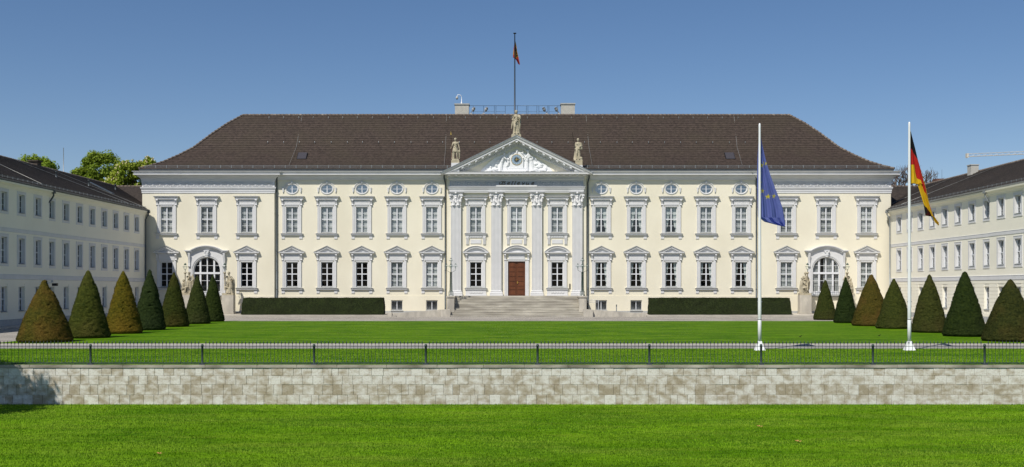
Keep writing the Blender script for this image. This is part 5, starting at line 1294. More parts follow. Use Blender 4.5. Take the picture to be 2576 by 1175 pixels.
# ------------------------------------------------------------------ side wings
WKX = [-(3.5+3.08*k) for k in range(13)]              # window axes along the wing (world Y)
def wing(side, Xw, lab):
    m_ = 1 if side < 0 else -1                         # canonical x = m_ * world Y
    t = thing("palace_wing", lab, "building", (Xw,0,0), rad(90)*m_, group="wings enclosing the courtyard")
    F = lambda a, b: (min(m_*a, m_*b), max(m_*a, m_*b))
    XE_ = -62.0; KX = -25.9
    rows = [(8.73,10.17),(4.8,6.79),(1.15,3.07)]; w2 = .575
    mb = MB(); base = MB()
    for (ya, yb, yf) in ((-.75, KX, 0.0), (KX, XE_, -.15)):
        H=[]; 
        for Y in WKX:
            if min(ya,yb) < Y < max(ya,yb):
                for z0,z1 in rows: H.append((m_*Y-w2,m_*Y+w2,z0,z1))
        a,b=F(ya,yb); wall_face(mb,a,b,0,10.9,yf,H,.28)
        # rusticated courses of the ground floor
        z=.56; ctr=sorted(h[0]+w2 for h in H if h[2]<2)
        while z < 3.55:
            z1=min(z+.30,3.6); cuts=[a]+([c for x in ctr for c in (x-w2,x+w2)] if z1>1.15 and z<3.05 else [])+[b]
            for i in range(0,len(cuts),2):
                if z1>3.07 and z<3.07: z1_=3.07
                base.box(cuts[i]+.0,cuts[i+1],yf-.03,yf-.001,z+.012,z1-.012)
            z+=.305
    mb.quad((m_*KX,-.15,0),(m_*KX,0,0),(m_*KX,0,10.9),(m_*KX,-.15,10.9))
    a,b=F(10,XE_); mb.quad((a,12,0),(b,12,0),(b,12,10.9),(a,12,10.9)); mb.quad((m_*10,0,0),(m_*10,12,0),(m_*10,12,10.9),(m_*10,0,10.9)); mb.quad((m_*XE_,0,0),(m_*XE_,12,0),(m_*XE_,12,10.9),(m_*XE_,0,10.9))
    MC = M_CREAMW; mk('wall',mb,MC,t); mk('rusticated_courses',base,MC,t)
    # bands, plinth, cornice
    for nm,prof,mm in (('lower_band',[(0,3.60),(.06,3.61),(.06,3.92),(.075,3.93),(.075,3.97),(0,3.99)],M_TRIM),
                    ('upper_band',[(0,7.19),(.03,7.20),(.03,7.45),(.045,7.46),(.045,7.49),(0,7.50)],M_TRIM),
                    ('plinth_course',[(.05,0),(.05,.55),(0,.56)],M_PLINTH),
                    ('cornice',[(0,10.50),(.06,10.52),(.08,10.62),(.20,10.74),(.22,10.80),(.34,10.82),(.36,10.94),(.0,10.95)],M_CREAMW)):
        q=MB(); 
        for (ya,yb,yf) in ((-.75,KX,0.0),(KX,XE_,-.15)):
            a,b=F(ya,yb); q.mould([(a,yf),(b,yf)],prof)
        mk(nm,q,mm,t)
    q=MB(); a,b=F(-.75,XE_); q.quad((a,1.4,0),(b,1.4,0),(b,1.4,10.9),(a,1.4,10.9)); mk('dark_interior_wall',q,M_INT,t)
    # windows
    def msur(z0,z1):
        mb=MB(); 
        for s in (-1,1): c,d=sorted((s*w2,s*(w2+.22))); mb.box(c,d,-.035,0,z0-.22,z1+.22)
        mb.box(-w2,w2,-.035,0,z1,z1+.22); mb.box(-w2,w2,-.035,0,z0-.22,z0)
        mb.mould([(-w2-.22,0),(-w2-.22,-.035),(w2+.22,-.035),(w2+.22,0)],[(0,z1+.19),(.02,z1+.20),(.02,z1+.235),(-.03,z1+.24)]); return mb
    def mlin(z0,z1):
        mb=MB(); y0=.004
        for s in (-1,1): c=s*(w2-.003); mb.quad((c,y0,z0),(c,.28,z0),(c,.28,z1),(c,y0,z1))
        mb.quad((-w2,y0,z1-.003),(w2,y0,z1-.003),(w2,.28,z1-.003),(-w2,.28,z1-.003)); return mb
    def msash(z0,z1):
        mb=MB(); y0,y1=.19,.25; f=.07
        for s in (-1,1): c,d=sorted((s*w2,s*(w2-f))); mb.box(c,d,y0,y1,z0,z1)
        mb.box(-w2+f,w2-f,y0,y1,z0,z0+f); mb.box(-w2+f,w2-f,y0,y1,z1-f,z1); mb.box(-.045,.045,y0-.02,y1,z0+f,z1-f)
        zm=(z0+z1)/2; big=(z1-z0)>1.6
        if big:
            for s in (-1,1): c,d=sorted((s*.045,s*(w2-f))); mb.box(c,d,y0-.02,y1,zm-.04,zm+.04)
        zz=[zm] if not big else [(z0+zm)/2,(z1+zm)/2]
        for s in (-1,1):
            c,d=sorted((s*.045,s*(w2-f)))
            for z in (zz if big else [z0+(z1-z0)/3,z0+(z1-z0)*2/3]): mb.box(c,d,y0+.01,y1-.01,z-.014,z+.014)
        return mb
    def mgl(z0,z1): mb=MB(); mb.quad((-w2+.03,.22,z0+.02),(w2-.03,.22,z0+.02),(w2-.03,.22,z1-.02),(-w2+.03,.22,z1-.02)); return mb
    def msil(z0,z1): mb=MB(); mb.add([(-w2+.01,.19,z0+.09),(w2-.01,.19,z0+.09),(w2-.01,-.06,z0+.015),(-w2+.01,-.06,z0+.015),(-w2+.01,-.06,z0-.02),(w2-.01,-.06,z0-.02)],[(0,1,2,3),(3,2,5,4)]); return mb
    def mcur(z0,z1):
        mb=MB(); wavy(mb,-w2-.05,w2+.05,z0-.1,z1+.05,.36,.14,.03); return mb
    for Y in WKX:
        yf = 0 if Y > KX else -.15
        for ri,(z0,z1) in enumerate(rows):
            w=part('window',t,(m_*Y,yf,0))
            if ri<2: child('surround',reg(('surround','w',ri),lambda: msur(z0,z1),M_TRIM),w); child('reveal',reg(('reveal','w',ri),lambda: mlin(z0,z1),M_TRIM),w)
            child('sash',reg(('sash','w',ri),lambda: msash(z0,z1),M_SASH),w); child('glass',reg(('glass','w',ri),lambda: mgl(z0,z1),M_GLASS),w)
            child('sill',reg(('sill','w',ri),lambda: msil(z0,z1),M_ZINCL),w); child('curtain',reg(('curtain','w',ri),lambda: mcur(z0,z1),M_SHEER),w)
    # roof: inner slope with a valley against the link roof, link slope, outer slope
    RYc=6.0; ZE_,ZR_=11.06,14.3; ye=-.42; N_=22; mb=MB()
    def pt(i): t_=i/N_; return ye+(RYc-ye)*t_, ZE_+(ZR_-ZE_)*(t_**.96)
    def vx(y): return 1.0+(7.8-1.0)*(y-ye)/(RYc-ye)
    yp = Xw*m_*-1  # unused
    yend = .33 if side<0 else .13
    for i in range(N_):
        y0,z0=pt(i); y1,z1=pt(i+1); lap=.045
        xe0 = vx(y0) if y0 > yend+.0 else -.72
        xe1 = vx(y1) if y1 > yend+.0 else -.72
        if xe0<0<xe1: xe0_=xe0
        A=[(m_*XE_,y0-.03,z0-.01),(m_*xe0,y0-.03,z0-.01),(m_*xe0,y0-.03,z0+lap),(m_*XE_,y0-.03,z0+lap),(m_*XE_,y1,z1),(m_*xe1,y1,z1)]
        mb.add(A,[(0,1,2,3),(3,2,5,4)])
        if y1>yend:
            yv0,yv1=max(y0,yend),y1; u0,u1=vx(y0),vx(y1)
            B=[(m_*(u0-.03),yend,z0-.01),(m_*(u0-.03),yv0,z0-.01),(m_*(u0-.03),yv0,z0+lap),(m_*(u0-.03),yend,z0+lap),(m_*u1,yend,z1),(m_*u1,yv1,z1)]
            mb.add(B,[(0,1,2,3),(3,2,5,4)])
    mb.quad((m_*XE_,RYc,ZR_),(m_*12,RYc,ZR_),(m_*12,12.4,11.0),(m_*XE_,12.4,11.0))
    mb.quad((m_*7.8,RYc,ZR_),(m_*7.8,-.3,ZR_),(m_*14,-.3,11),(m_*14,RYc,11))
    mb.quad((m_*7.8,RYc,ZR_),(m_*12,RYc,ZR_),(m_*12,RYc+3,12.7),(m_*7.8,RYc+3,12.7))
    mk('roof',mb,M_TILEW,t)
    mb=MB(); x=XE_
    while x<7.6: mb.tube([(m_*x,RYc,ZR_),(m_*(x+.4),RYc,ZR_+.02)],[.10,.125],7); x+=.41
    y=RYc
    while y>yend+.2: mb.tube([(m_*7.8,y,ZR_),(m_*7.8,y-.4,ZR_+.02)],[.10,.125],7); y-=.41
    mk('ridge_tiles',mb,M_RIDGE,t)
    mb=MB(); gy=-.36; 
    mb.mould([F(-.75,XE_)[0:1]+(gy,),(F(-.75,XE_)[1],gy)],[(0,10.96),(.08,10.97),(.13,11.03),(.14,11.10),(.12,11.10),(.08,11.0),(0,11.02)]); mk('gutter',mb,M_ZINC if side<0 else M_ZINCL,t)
    mb=MB(); Y=-1.2
    while Y>XE_: mb.box(m_*Y-.02,m_*Y+.02,-.16,-.12,11.14,11.42); Y-=.9
    Y=-1.0
    while Y>-40: mb.box(m_*Y-.007,m_*Y+.007,-.15,-.14,11.18,11.38); Y-=.14
    a,b=F(-.8,XE_)
    for z in (11.18,11.38): mb.box(a,b,-.158,-.138,z-.01,z+.01)
    mk('snow_guard',mb,M_ZINCL,t)
    for (Y,yo) in ((-1.0,0),(KX+.25,1)):
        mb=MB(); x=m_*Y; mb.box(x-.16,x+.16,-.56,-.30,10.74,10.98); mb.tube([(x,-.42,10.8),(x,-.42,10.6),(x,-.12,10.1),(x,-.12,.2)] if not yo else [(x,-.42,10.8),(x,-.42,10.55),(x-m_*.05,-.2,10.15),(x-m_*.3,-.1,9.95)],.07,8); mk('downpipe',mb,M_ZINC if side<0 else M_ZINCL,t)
    return t, m_
wl, ml = wing(-1,-38.2,"left palace wing, shaded pale yellow wall with three rows of windows")
wr, mr = wing(1,39.4,"right palace wing, sunlit pale yellow wall with three rows of windows")
def slope_z(y): t_=(y+.42)/6.42; return 11.06+3.24*t_**.96
# left wing roof details
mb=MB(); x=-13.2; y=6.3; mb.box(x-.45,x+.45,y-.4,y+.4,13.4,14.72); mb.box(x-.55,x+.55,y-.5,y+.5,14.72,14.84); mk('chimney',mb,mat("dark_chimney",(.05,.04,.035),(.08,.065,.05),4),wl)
def wvent(par,m_,Y,y):
    mb=MB(); z=slope_z(y); mb.tube([(m_*Y,y,z-.1),(m_*Y,y,z+.55)],.09,8); mb.tube([(m_*Y,y,z+.55),(m_*Y,y,z+.62)],.12,8); mk('roof_vent',mb,M_ZINC,par)
for Y,y in ((-15.5,3.4),(-8.0,3.2),(3.0,4.4)): wvent(wl,ml,Y,y)
def wsky(par,m_,Y,y0,y1):
    mb=MB(); z0,z1=slope_z(y0)+.12,slope_z(y1)+.12; x=m_*Y
    mb.add([(x-.45,y0,z0),(x+.45,y0,z0),(x+.45,y1,z1),(x-.45,y1,z1),(x-.45,y0,z0-.16),(x+.45,y0,z0-.16),(x+.45,y1,z1-.16),(x-.45,y1,z1-.16)],[(0,1,2,3),(0,4,5,1),(1,5,6,2),(3,7,4,0),(2,6,7,3)]); mk('roof_window',mb,M_ZINC,par)
wsky(wl,ml,-4.0,2.2,4.6)
def wwire(par,m_,L_):
    mb=MB()
    for (Ya,Yb) in L_: mb.tube([(m_*Ya,5.9,slope_z(5.9)+.12),(m_*Yb,.0,slope_z(0)+.12)],.018,5)
    mk('lightning_wire',mb,M_STRING,par)
wwire(wl,ml,[(-19,-6),(-11.5,-2),(-29,-27)]); wwire(wr,mr,[(-14,-4),(-3,3.5)])
mb=MB(); x=mr*-8.3; mb.box(x-.45,x+.45,5.2,5.95,13.2,14.9); mb.box(x-.5,x+.5,5.15,6.0,14.9,14.98); mk('chimney',mb,M_CHIM,wr)
mb=MB(); x=mr*3.8; mb.box(x-.5,x+.5,6.3,7.2,13.2,14.75); mk('chimney',mb,mat("brick_chimney",(.12,.06,.045),(.17,.09,.07),5),wr)
wvent(wr,mr,2.2,3.0)
# aerials
def aerial(x,y,z,h,lab,m=M_WHITEP,r=.035): 
    o=thing("antenna_mast",lab,"antenna",(x,y,z),group="antennas above the wings"); mb=MB(); mb.tube([(0,0,-.2),(0,0,h)],[r,r*.5],6); mb.tube([(0,0,-.2),(0,0,h*.12)],r*1.6,6); mk('rod',mb,m,o)
aerial(-47.4,1.0,12.9,4.9,"tall white antenna rod above the left wing roof",r=.06); aerial(-48.2,2.0,12.9,2.3,"shorter white antenna rod beside the tall one above the left wing roof",r=.04)
aerial(46.3,4.6,13.8,1.9,"thin dark antenna left of its twin above the right wing roof",M_ZINC,.02); aerial(46.9,4.9,13.8,2.1,"thin dark antenna right of its twin above the right wing roof",M_ZINC,.02)

# security camera on the left wing, dome camera on the chimney, floodlights on the ridge
sc_=thing("security_camera","small black and white security camera bracketed on the left wing wall above the nearest yew","camera",(-38.05,-26.3,3.2))
mb=MB(); mb.tube([(.0,0,.1),(.3,0,.2),(.55,-.0,.25)],.03,6); mb.box(-.03,.03,-.1,.1,-.05,.2); mk('bracket',mb,M_WHITEP,sc_)
mb=MB(); mb.box(.42,.62,-.28,.14,.22,.38); mk('housing',mb,M_STEEL,sc_); mb=MB(); mb.box(.46,.86,-.16,.1,-.08,.14); mk('lamp_box',mb,M_BLACK,sc_)
dc=thing("dome_camera","white dome camera on a curved pole on the left chimney","camera",(PX+xl(1162,9.95),9.95,zp(262.5,9.95)))
mb=MB(); mb.lathe([(.14,0),(.12,.05),(.05,.3),(.045,.35)],n=8); mb.tube([(0,0,.3),(0,0,.82),(-.06,0,1.0),(-.2,0,1.08),(-.42,0,1.08),(-.5,0,.98),(-.52,0,.86)],.035,7); mk('pole',mb,M_WHITEP,dc)
mb=MB(); mb.ell((-.52,0,.74),(.15,.15,.17)); mk('dome',mb,M_CHIM,dc); mb=MB(); mb.ell((-.52,0,.63),(.09,.09,.10)); mk('lens',mb,M_BLACK,dc)
for (px,sg,lab) in ((1188,1,"silver floodlight on the roof ridge next to the left chimney"),(1220,1,"darker silver floodlight on the roof ridge, second from the left chimney"),
                   (1373.5,-1,"silver floodlight on the roof ridge, second from the right chimney"),(1404,-1,"silver floodlight on the roof ridge next to the right chimney")):
    f=thing("floodlight",lab,"floodlight",(PX+xl(px,9.5),9.5,zp(285,9.5)),group="floodlights on the roof ridge")
    mb=MB(); mb.tube([(-.1*sg,0,-.15),(-.04*sg,0,.2),(.05*sg,0,.3)],[.05,.045],7) if False else mb.tube([(-.14*sg,0,-.2),(-.06*sg,0,.2)],.05,7); mb.box(-.22,.0,-.1,.1,-.2,.02) if sg>0 else mb.box(0,.22,-.1,.1,-.2,.02); mk('stand',mb,M_STEEL,f)
    mb=MB(); a=Vector((sg*.06,-.05,.18)); d=Vector((sg*.30,-.25,.62)).normalized(); mb.tube([a,a+d*.12,a+d*.35,a+d*.55],[.06,.16,.20,.11],10); mk('lamp_head',mb,M_STEEL,f)

# ------------------------------------------------------------------ vegetation
def yew_mat(name,g1,g2,br,w,sc=.55):
    return mat(name,tuple(v*.74 for v in (g1[0]*1.0,g1[1]*1.02,g1[2]*.65)),tuple(v*.92 for v in (g2[0]*1.0,g2[1]*1.0,g2[2]*.65)),8,.85,1.0,22,c3=tuple(v*.85 for v in br),scale3=sc,w3=w,spec=.08,lo=.3,hi=.7,bdist=.09)
def fuzz(mb, p, nrm, g, size):
    n=Vector(nrm).normalized(); t=n.cross(Vector((g.uniform(-1,1),g.uniform(-1,1),g.uniform(-1,1)))).normalized(); b=n.cross(t)
    d=(n*g.uniform(.15,1.0)+t*g.uniform(-1,1)+Vector((0,0,.25))).normalized(); w=b*size*.36
    p=Vector(p); q=p+d*size*g.uniform(.7,1.5)
    mb.add([p-w,p+w,q],[(0,1,2)])
def cone_yew(x,y,H,Rb,mt,lab,seed,notch=False):
    t=thing("cone_yew",lab,"yew",(x,y,0),group="clipped cone yews along the courtyard lawn"); g=random.Random(seed); mb=MB()
    NA,NZ=96,80; off=Vector((seed*7.3,seed*3.1,0)); pts=[]
    def rad_(t_): 
        if t_<.05: return .90+.10*math.sin(t_/.05*math.pi/2)
        u=(1-t_)/.95; r=u**.74
        return .145*math.sqrt(max(0,(1-t_)/.07)) if t_>.93 else r
    def surf(a,t_):
        r=Rb*rad_(t_); z=H*t_; c,s_=math.cos(a),math.sin(a)
        nz=noise.fractal(Vector((c*r*1.3,s_*r*1.3,z*1.3))+off,.9,2.2,4)*.045+noise.noise(Vector((c*r*5,s_*r*5,z*7))+off)*.022-.16*max(0,noise.noise(Vector((c*r*4.5,s_*r*4.5,z*5.5))+off*1.7)-.32)*(1 if .04<t_<.88 else .2)-.13*max(0,noise.noise(Vector((c*r*3.2,s_*r*3.2,z*8.5))+off*1.7)-.30)*(1 if .04<t_<.9 else .2)
        if notch and t_>.80: nz-= .20*max(0,math.cos(a-.0))*(1 if t_>.84 else (t_-.80)/.04)*(.55 if t_<.97 else .2)
        rr=max(.004,r+nz); return Vector((c*rr,s_*rr,z+noise.noise(Vector((c*3,s_*3,z*4))+off)*.02))
    V=[surf(2*math.pi*j/NA,i/NZ) for i in range(NZ+1) for j in range(NA)]
    mb.add(V,[(i*NA+j,i*NA+(j+1)%NA,(i+1)*NA+(j+1)%NA,(i+1)*NA+j) for i in range(NZ) for j in range(NA)],0,True)
    n=int(12000*(Rb*H)/(1.4*4.2))
    for k in range(n):
        t_=1-math.sqrt(1-g.random()*.9999); a=g.random()*2*math.pi; t_=min(t_,.995)
        p=surf(a,t_); fuzz(mb,p,(math.cos(a),math.sin(a),.35),g,.034)
    mk("foliage",mb,mt,t); tr=MB(); tr.tube([(0,0,-.1),(0,0,.6)],[.12,.08],8); mk("trunk",tr,M_BARK,t); return t
M_BARK=mat("bark",(.06,.045,.03),(.11,.085,.06),6,.9,.4,20)
GD=(.018,.032,.010); GL=(.040,.060,.016)
def YM(n,*a,**k): return yew_mat("yew_foliage_"+n,*a,**k)
left=[ # px centre, bottom py, top py, width px, colours, label
 (113,863.5,704,136,YM("rust",(.045,.05,.012),(.10,.085,.018),(.15,.085,.018),.7,.9),"nearest cone yew of the left row, rust-brown patches and a ragged notched tip",True),
 (221.5,852.5,680,108,YM("olive",(.035,.05,.012),(.075,.085,.020),(.10,.085,.022),.5),"olive-green cone yew, second from the fence in the left row",False),
 (310,841,681,94,YM("gold",(.06,.06,.010),(.14,.11,.014),(.19,.12,.015),.8,.4),"golden-yellow cone yew in the left row",False),
 (376.5,832,678,80,YM("dark_a",(.016,.030,.013),(.034,.052,.020),(.03,.045,.02),.3),"dark bluish-green cone yew right behind the golden one",False),
 (437.5,823.5,684,75,YM("bronze_a",(.022,.034,.010),(.050,.060,.015),(.085,.065,.015),.5),"dark cone yew with a bronze left side, fifth in the left row",False),
 (496,816,694,67,YM("mid_a",(.026,.038,.014),(.052,.066,.024),(.05,.05,.02),.4),"shorter mid-green cone yew, second from the palace in the left row",False),
 (535.5,810,690,57,YM("dark_b",(.018,.032,.010),(.038,.054,.015),(.035,.045,.016),.3),"slim dark green cone yew nearest the palace in the left row",False)]
right=[
 (2076,806,704,58,YM("green_b",(.024,.036,.012),(.052,.062,.018),(.06,.055,.018),.4),"short green cone yew nearest the palace in the right row",False),
 (2127.5,813.5,697,61,YM("dark_c",(.012,.024,.009),(.028,.044,.014),(.022,.034,.012),.3),"slim very dark cone yew, second from the palace in the right row",False),
 (2192,821.5,690,96,YM("brown",(.055,.050,.014),(.10,.078,.020),(.14,.075,.022),.75,.5),"wide brown cone yew in the right row",False),
 (2249,828.5,701,88,YM("olive_b",(.03,.042,.013),(.062,.072,.02),(.06,.055,.018),.4),"green cone yew just left of the right flagpole",False),
 (2338,838.5,690,91,YM("olive_c",(.03,.04,.014),(.062,.068,.022),(.075,.06,.02),.45),"olive cone yew just right of the right flagpole",False),
 (2427,848.5,683,107,YM("dark_d",(.014,.026,.009),(.032,.048,.013),(.03,.04,.014),.3),"tall dark green cone yew, second from the fence in the right row",False),
 (2541.5,861.5,702,137,YM("mixed",(.022,.030,.012),(.05,.055,.018),(.09,.06,.018),.55),"nearest cone yew of the right row, dark green with a brownish flank",False)]
for i,(px,pb,pt_,w,mt,lab,notch) in enumerate(left+right):
    d=2880*EYE/(pb-726); Rb=w/2/2880*d; d+=Rb*.9; Rb=w/2/2880*d; X=(px-1288)*d/2880; H=EYE+(726-pt_)*d/2880
    cone_yew(X,-CAM_D+d,H,Rb,mt,lab,i+1,notch)
# hedges
M_HEDGE=mat("hedge_foliage",(.014,.022,.007),(.030,.042,.011),8,.8,.8,24,bdist=.05,c3=(.016,.020,.008),scale3=1.2,w3=.5,spec=.15)
def hedge(xa,xb,lab,seed,slL,slR):
    t=thing("clipped_hedge",lab,"hedge",((xa+xb)/2,-3.3,.27),group="clipped hedges in front of the palace"); g=random.Random(seed); mb=MB(); L_=(xb-xa)/2; H=1.68; D=.75
    NX,NY,NZ=90,6,8
    def P(face,u,v):
        if face==0: x,y,z=u,-D,v
        elif face==1: x,y,z=u,D,v
        elif face==2: x,y,z=u,v,H
        elif face==3: x,y,z=-1,u,v
        else: x,y,z=1,u,v
        return x,y,z
    def fin(x,y,z):
        tz=z/H; X=x*L_; X+= (slL*tz*(1-x)/2 - slR*tz*(1+x)/2) if True else 0
        y=y*(1-.10*tz); q=Vector((X*1.2,y*1.5,z*1.5+seed)); k=noise.fractal(q,.9,2.1,3)*.055
        return Vector((X+ (k if abs(x)>.99 else 0)*(1 if x>0 else -1),y+(k if abs(y)>.6 else 0)*(1 if y>0 else -1),z+(k*.8 if z>H*.98 else 0)))
    def patch(f,u0,u1,nu,v0,v1,nv,nrm,nf):
        V=[fin(*P(f,u0+(u1-u0)*i/nu,v0+(v1-v0)*j/nv)) for j in range(nv+1) for i in range(nu+1)]
        mb.add(V,[(j*(nu+1)+i,j*(nu+1)+i+1,(j+1)*(nu+1)+i+1,(j+1)*(nu+1)+i) for j in range(nv) for i in range(nu)],0,True)
        for k in range(nf): fuzz(mb,fin(*P(f,g.uniform(u0,u1),g.uniform(v0,v1))),nrm,g,.04)
    patch(0,-1,1,NX,0,H,NZ,(0,-1,.2),9000); patch(1,-1,1,NX,0,H,NZ,(0,1,.2),1500); patch(2,-1,1,NX,-D,D,NY,(0,0,1),5200)
    patch(3,-D,D,NY,0,H,NZ,(-1,0,.2),700); patch(4,-D,D,NY,0,H,NZ,(1,0,.2),700)
    mk("foliage",mb,M_HEDGE,t)
hedge(xw(606,-4),xw(965.5,-4),"long dark clipped hedge under the lower windows left of the entrance",21,.22,.10)
hedge(xw(1632.5,-4),xw(1992,-4),"long dark clipped hedge under the lower windows right of the entrance",22,.10,.20)

def leafy(x,y,z0,H,crown,mt,lab,seed,nleaf=7000,ls=.26,blossom=None,trunk_r=.35,cat="tree",group="trees beyond the left wing",name="deciduous_tree"):
    t=thing(name,lab,cat,(x,y,z0),group=group); g=random.Random(seed); mb=MB(); cl=[]
    for (cx,cy,cz,rx,ry,rz,k) in crown:
        for _ in range(k):
            a=g.uniform(0,2*math.pi); u=g.uniform(-.75,1); r=g.uniform(.55,1.0)**.6; s_=math.sqrt(1-u*u)
            cl.append((Vector((cx+rx*r*s_*math.cos(a),cy+ry*r*s_*math.sin(a),cz+rz*r*u)), g.uniform(.10,.26)*min(rx,rz)+.25))
    per=nleaf//len(cl)
    for c,r in cl:
        for _ in range(per):
            d=Vector((g.gauss(0,1),g.gauss(0,1),g.gauss(0,1))).normalized(); p=c+d*r*g.uniform(.35,1.1)
            n=(d+Vector((g.uniform(-.8,.8),g.uniform(-.8,.8),g.uniform(-.2,1)))).normalized(); tt=n.cross(Vector((g.uniform(-1,1),g.uniform(-1,1),.3))).normalized(); bb=n.cross(tt); s1=ls*g.uniform(.5,1.1)
            mb.add([p-tt*s1*.5,p+bb*s1*.35,p+tt*s1*.5,p-bb*s1*.35],[(0,1,2,3)])
    cr=mk("crown",mb,mt,t)
    if blossom:
        bm_=MB()
        for c,r in cl:
            for _ in range(3):
                d=Vector((g.gauss(0,.7),g.gauss(0,.7)-.4,abs(g.gauss(0,1)))).normalized(); p=c+d*r*1.05; bm_.lathe([(.06,p.z-.05),(.065,p.z+.06),(.02,p.z+.22)],p.x,p.y,5)
        mk("blossom",bm_,blossom,cr)
    tr=MB(); top=max(c[2] for c in crown); tr.tube([(0,0,-.2),(.1,0,top*.3),(-.1,.1,top*.6),(0,0,top)],[trunk_r,trunk_r*.8,trunk_r*.5,.06],10)
    for c,r in cl[::max(1,len(cl)//16)]:
        b=Vector((0,0,top*g.uniform(.3,.7))); m_=(b+c)/2+Vector((0,0,.4)); tr.tube([b,m_,c],[trunk_r*.35,trunk_r*.2,.03],6)
    mk("trunk",tr,M_BARK,t); return t
def leafmat(n,a,b,sc=.7,tr=.4):
    m=mat(n,a,b,sc,.6,spec=.2); nt=m.node_tree; P=nt.nodes["Principled BSDF"]; out=nt.nodes["Material Output"]
    t_=nt.nodes.new("ShaderNodeBsdfTranslucent"); mx=nt.nodes.new("ShaderNodeMixShader"); mx.inputs[0].default_value=tr
    nt.links.new(P.inputs["Base Color"].links[0].from_socket,t_.inputs[0]); nt.links.new(P.outputs[0],mx.inputs[1]); nt.links.new(t_.outputs[0],mx.inputs[2]); nt.links.new(mx.outputs[0],out.inputs[0]); return m
M_LF1=leafmat("fresh_leaf",(.19,.29,.02),(.32,.42,.04)); M_LF2=leafmat("spring_leaf",(.16,.24,.02),(.27,.35,.035))
M_LF3=leafmat("chestnut_leaf",(.19,.27,.02),(.32,.38,.04)); M_BLO=mat("pale_blossom",(.52,.44,.22),(.60,.52,.30),3,.8)
M_LF4=mat("dark_leaf",(.04,.09,.012),(.07,.13,.02),.6,.6)
leafy(xw(95,32),32,0,20.5,[(0,0,18.0,2.7,2.5,2.4,40),(.6,0,15.6,2.6,2,2,20),(-1.2,0,17,1.2,1,1.2,10)],M_LF1,"small round fresh-green tree behind the dark chimney of the left wing",31,26000,.34)
leafy(xw(252,36),36,0,22,[(0,0,18.4,2.9,2.5,2.9,44),(-1.8,0,17.2,2.2,2,2.1,24),(1.7,0,16.4,2.0,2,2.4,22),(-3.3,0,15.0,1.4,1.5,1.6,14),(0,0,14.5,4,2.5,2.2,34)],M_LF2,"tall green tree, middle of the three beyond the left wing roof",32,46000,.34)
leafy(xw(334,22),22,0,19,[(.3,0,16.3,2.8,2,2.3,46),(1.7,0,17.3,1.9,1.4,1.5,30),(-1.5,0,14.6,1.9,2,2.1,26),(.5,0,12.8,2.8,2,1.8,30)],M_LF3,"chestnut tree with pale blossom beside the palace roof's left end",33,34000,.36,M_BLO)
# large tree out to the left whose shade falls on the wall
leafy(-23.7,-83.0,-1.5,12,[(0,0,9.0,3.2,3.2,2.6,40),(1.2,.5,7.0,2.4,2.4,1.6,18),(-1,0,6.2,2.5,2.2,1.6,16)],M_LF4,"leafy tree on the lower lawn at the far left, shading the stone wall",34,9000,.30,group="garden trees")
# bare tree by the right pavilion
t=thing("bare_tree","leafless tree between the palace and the right wing roof","tree",(xw(2268,34),34,0)); g=random.Random(5); mb=MB()
def br(p,d,L_,r,k):
    q=p+d*L_; mid=(p+q)/2+Vector((g.uniform(-.1,.1),g.uniform(-.1,.1),0))*L_; mb.tube([p,mid,q],[r,r*.8,r*.6],5 if k<3 else 4,cap=False)
    if k<6:
        for _ in range(3 if k<5 else 2):
            dd=(d+Vector((g.uniform(-.75,.75),g.uniform(-.75,.75),g.uniform(-.1,.45)))).normalized(); br(p+d*L_*g.uniform(.6,1),dd,L_*g.uniform(.62,.82),max(.022,r*.6),k+1)
br(Vector((0,0,0)),Vector((0,0,1)),9.0,.35,0) if False else [br(Vector((dx,0,10.6)),Vector((dx*.12,0,1)).normalized(),3.6,.22,1) for dx in (-1.0,.6,2.0)]
mk("branches",mb,mat("bare_twig",(.12,.09,.075),(.17,.13,.11),5),t); mb=MB(); mb.tube([(0,0,-.1),(0,0,5),(.6,0,10.9)],[.4,.3,.2],8); [mb.tube([(0,0,8),(dx,0,10.7)],[.2,.14],6) for dx in (-1.0,2.0)]; mk("trunk",mb,M_BARK,t)

# ------------------------------------------------------------------ flagpoles and flags
def inside(poly,x,y):
    c=False; n=len(poly); j=n-1
    for i in range(n):
        xi,yi=poly[i]; xj,yj=poly[j]
        if (yi>y)!=(yj>y) and x<(xj-xi)*(y-yi)/(yj-yi)+xi: c=not c
        j=i
    return c
def lerp_poly(P,y):
    if y<=P[0][1]: return P[0][0]
    for (x0,y0),(x1,y1) in zip(P,P[1:]):
        if y0<=y<=y1: return x0+(x1-x0)*(y-y0)/max(1e-6,(y1-y0))
    return P[-1][0]
def cloth_mat(name,c,tr=.35):
    m=mat(name,c,tuple(v*.9 for v in c),2.0,.75,spec=.15); nt=m.node_tree; P=nt.nodes["Principled BSDF"]; out=nt.nodes["Material Output"]
    t_=nt.nodes.new("ShaderNodeBsdfTranslucent"); mx=nt.nodes.new("ShaderNodeMixShader"); mx.inputs[0].default_value=tr; t_.inputs[0].default_value=(*c,1)
    nt.links.new(P.outputs[0],mx.inputs[1]); nt.links.new(t_.outputs[0],mx.inputs[2]); nt.links.new(mx.outputs[0],out.inputs[0]); return m
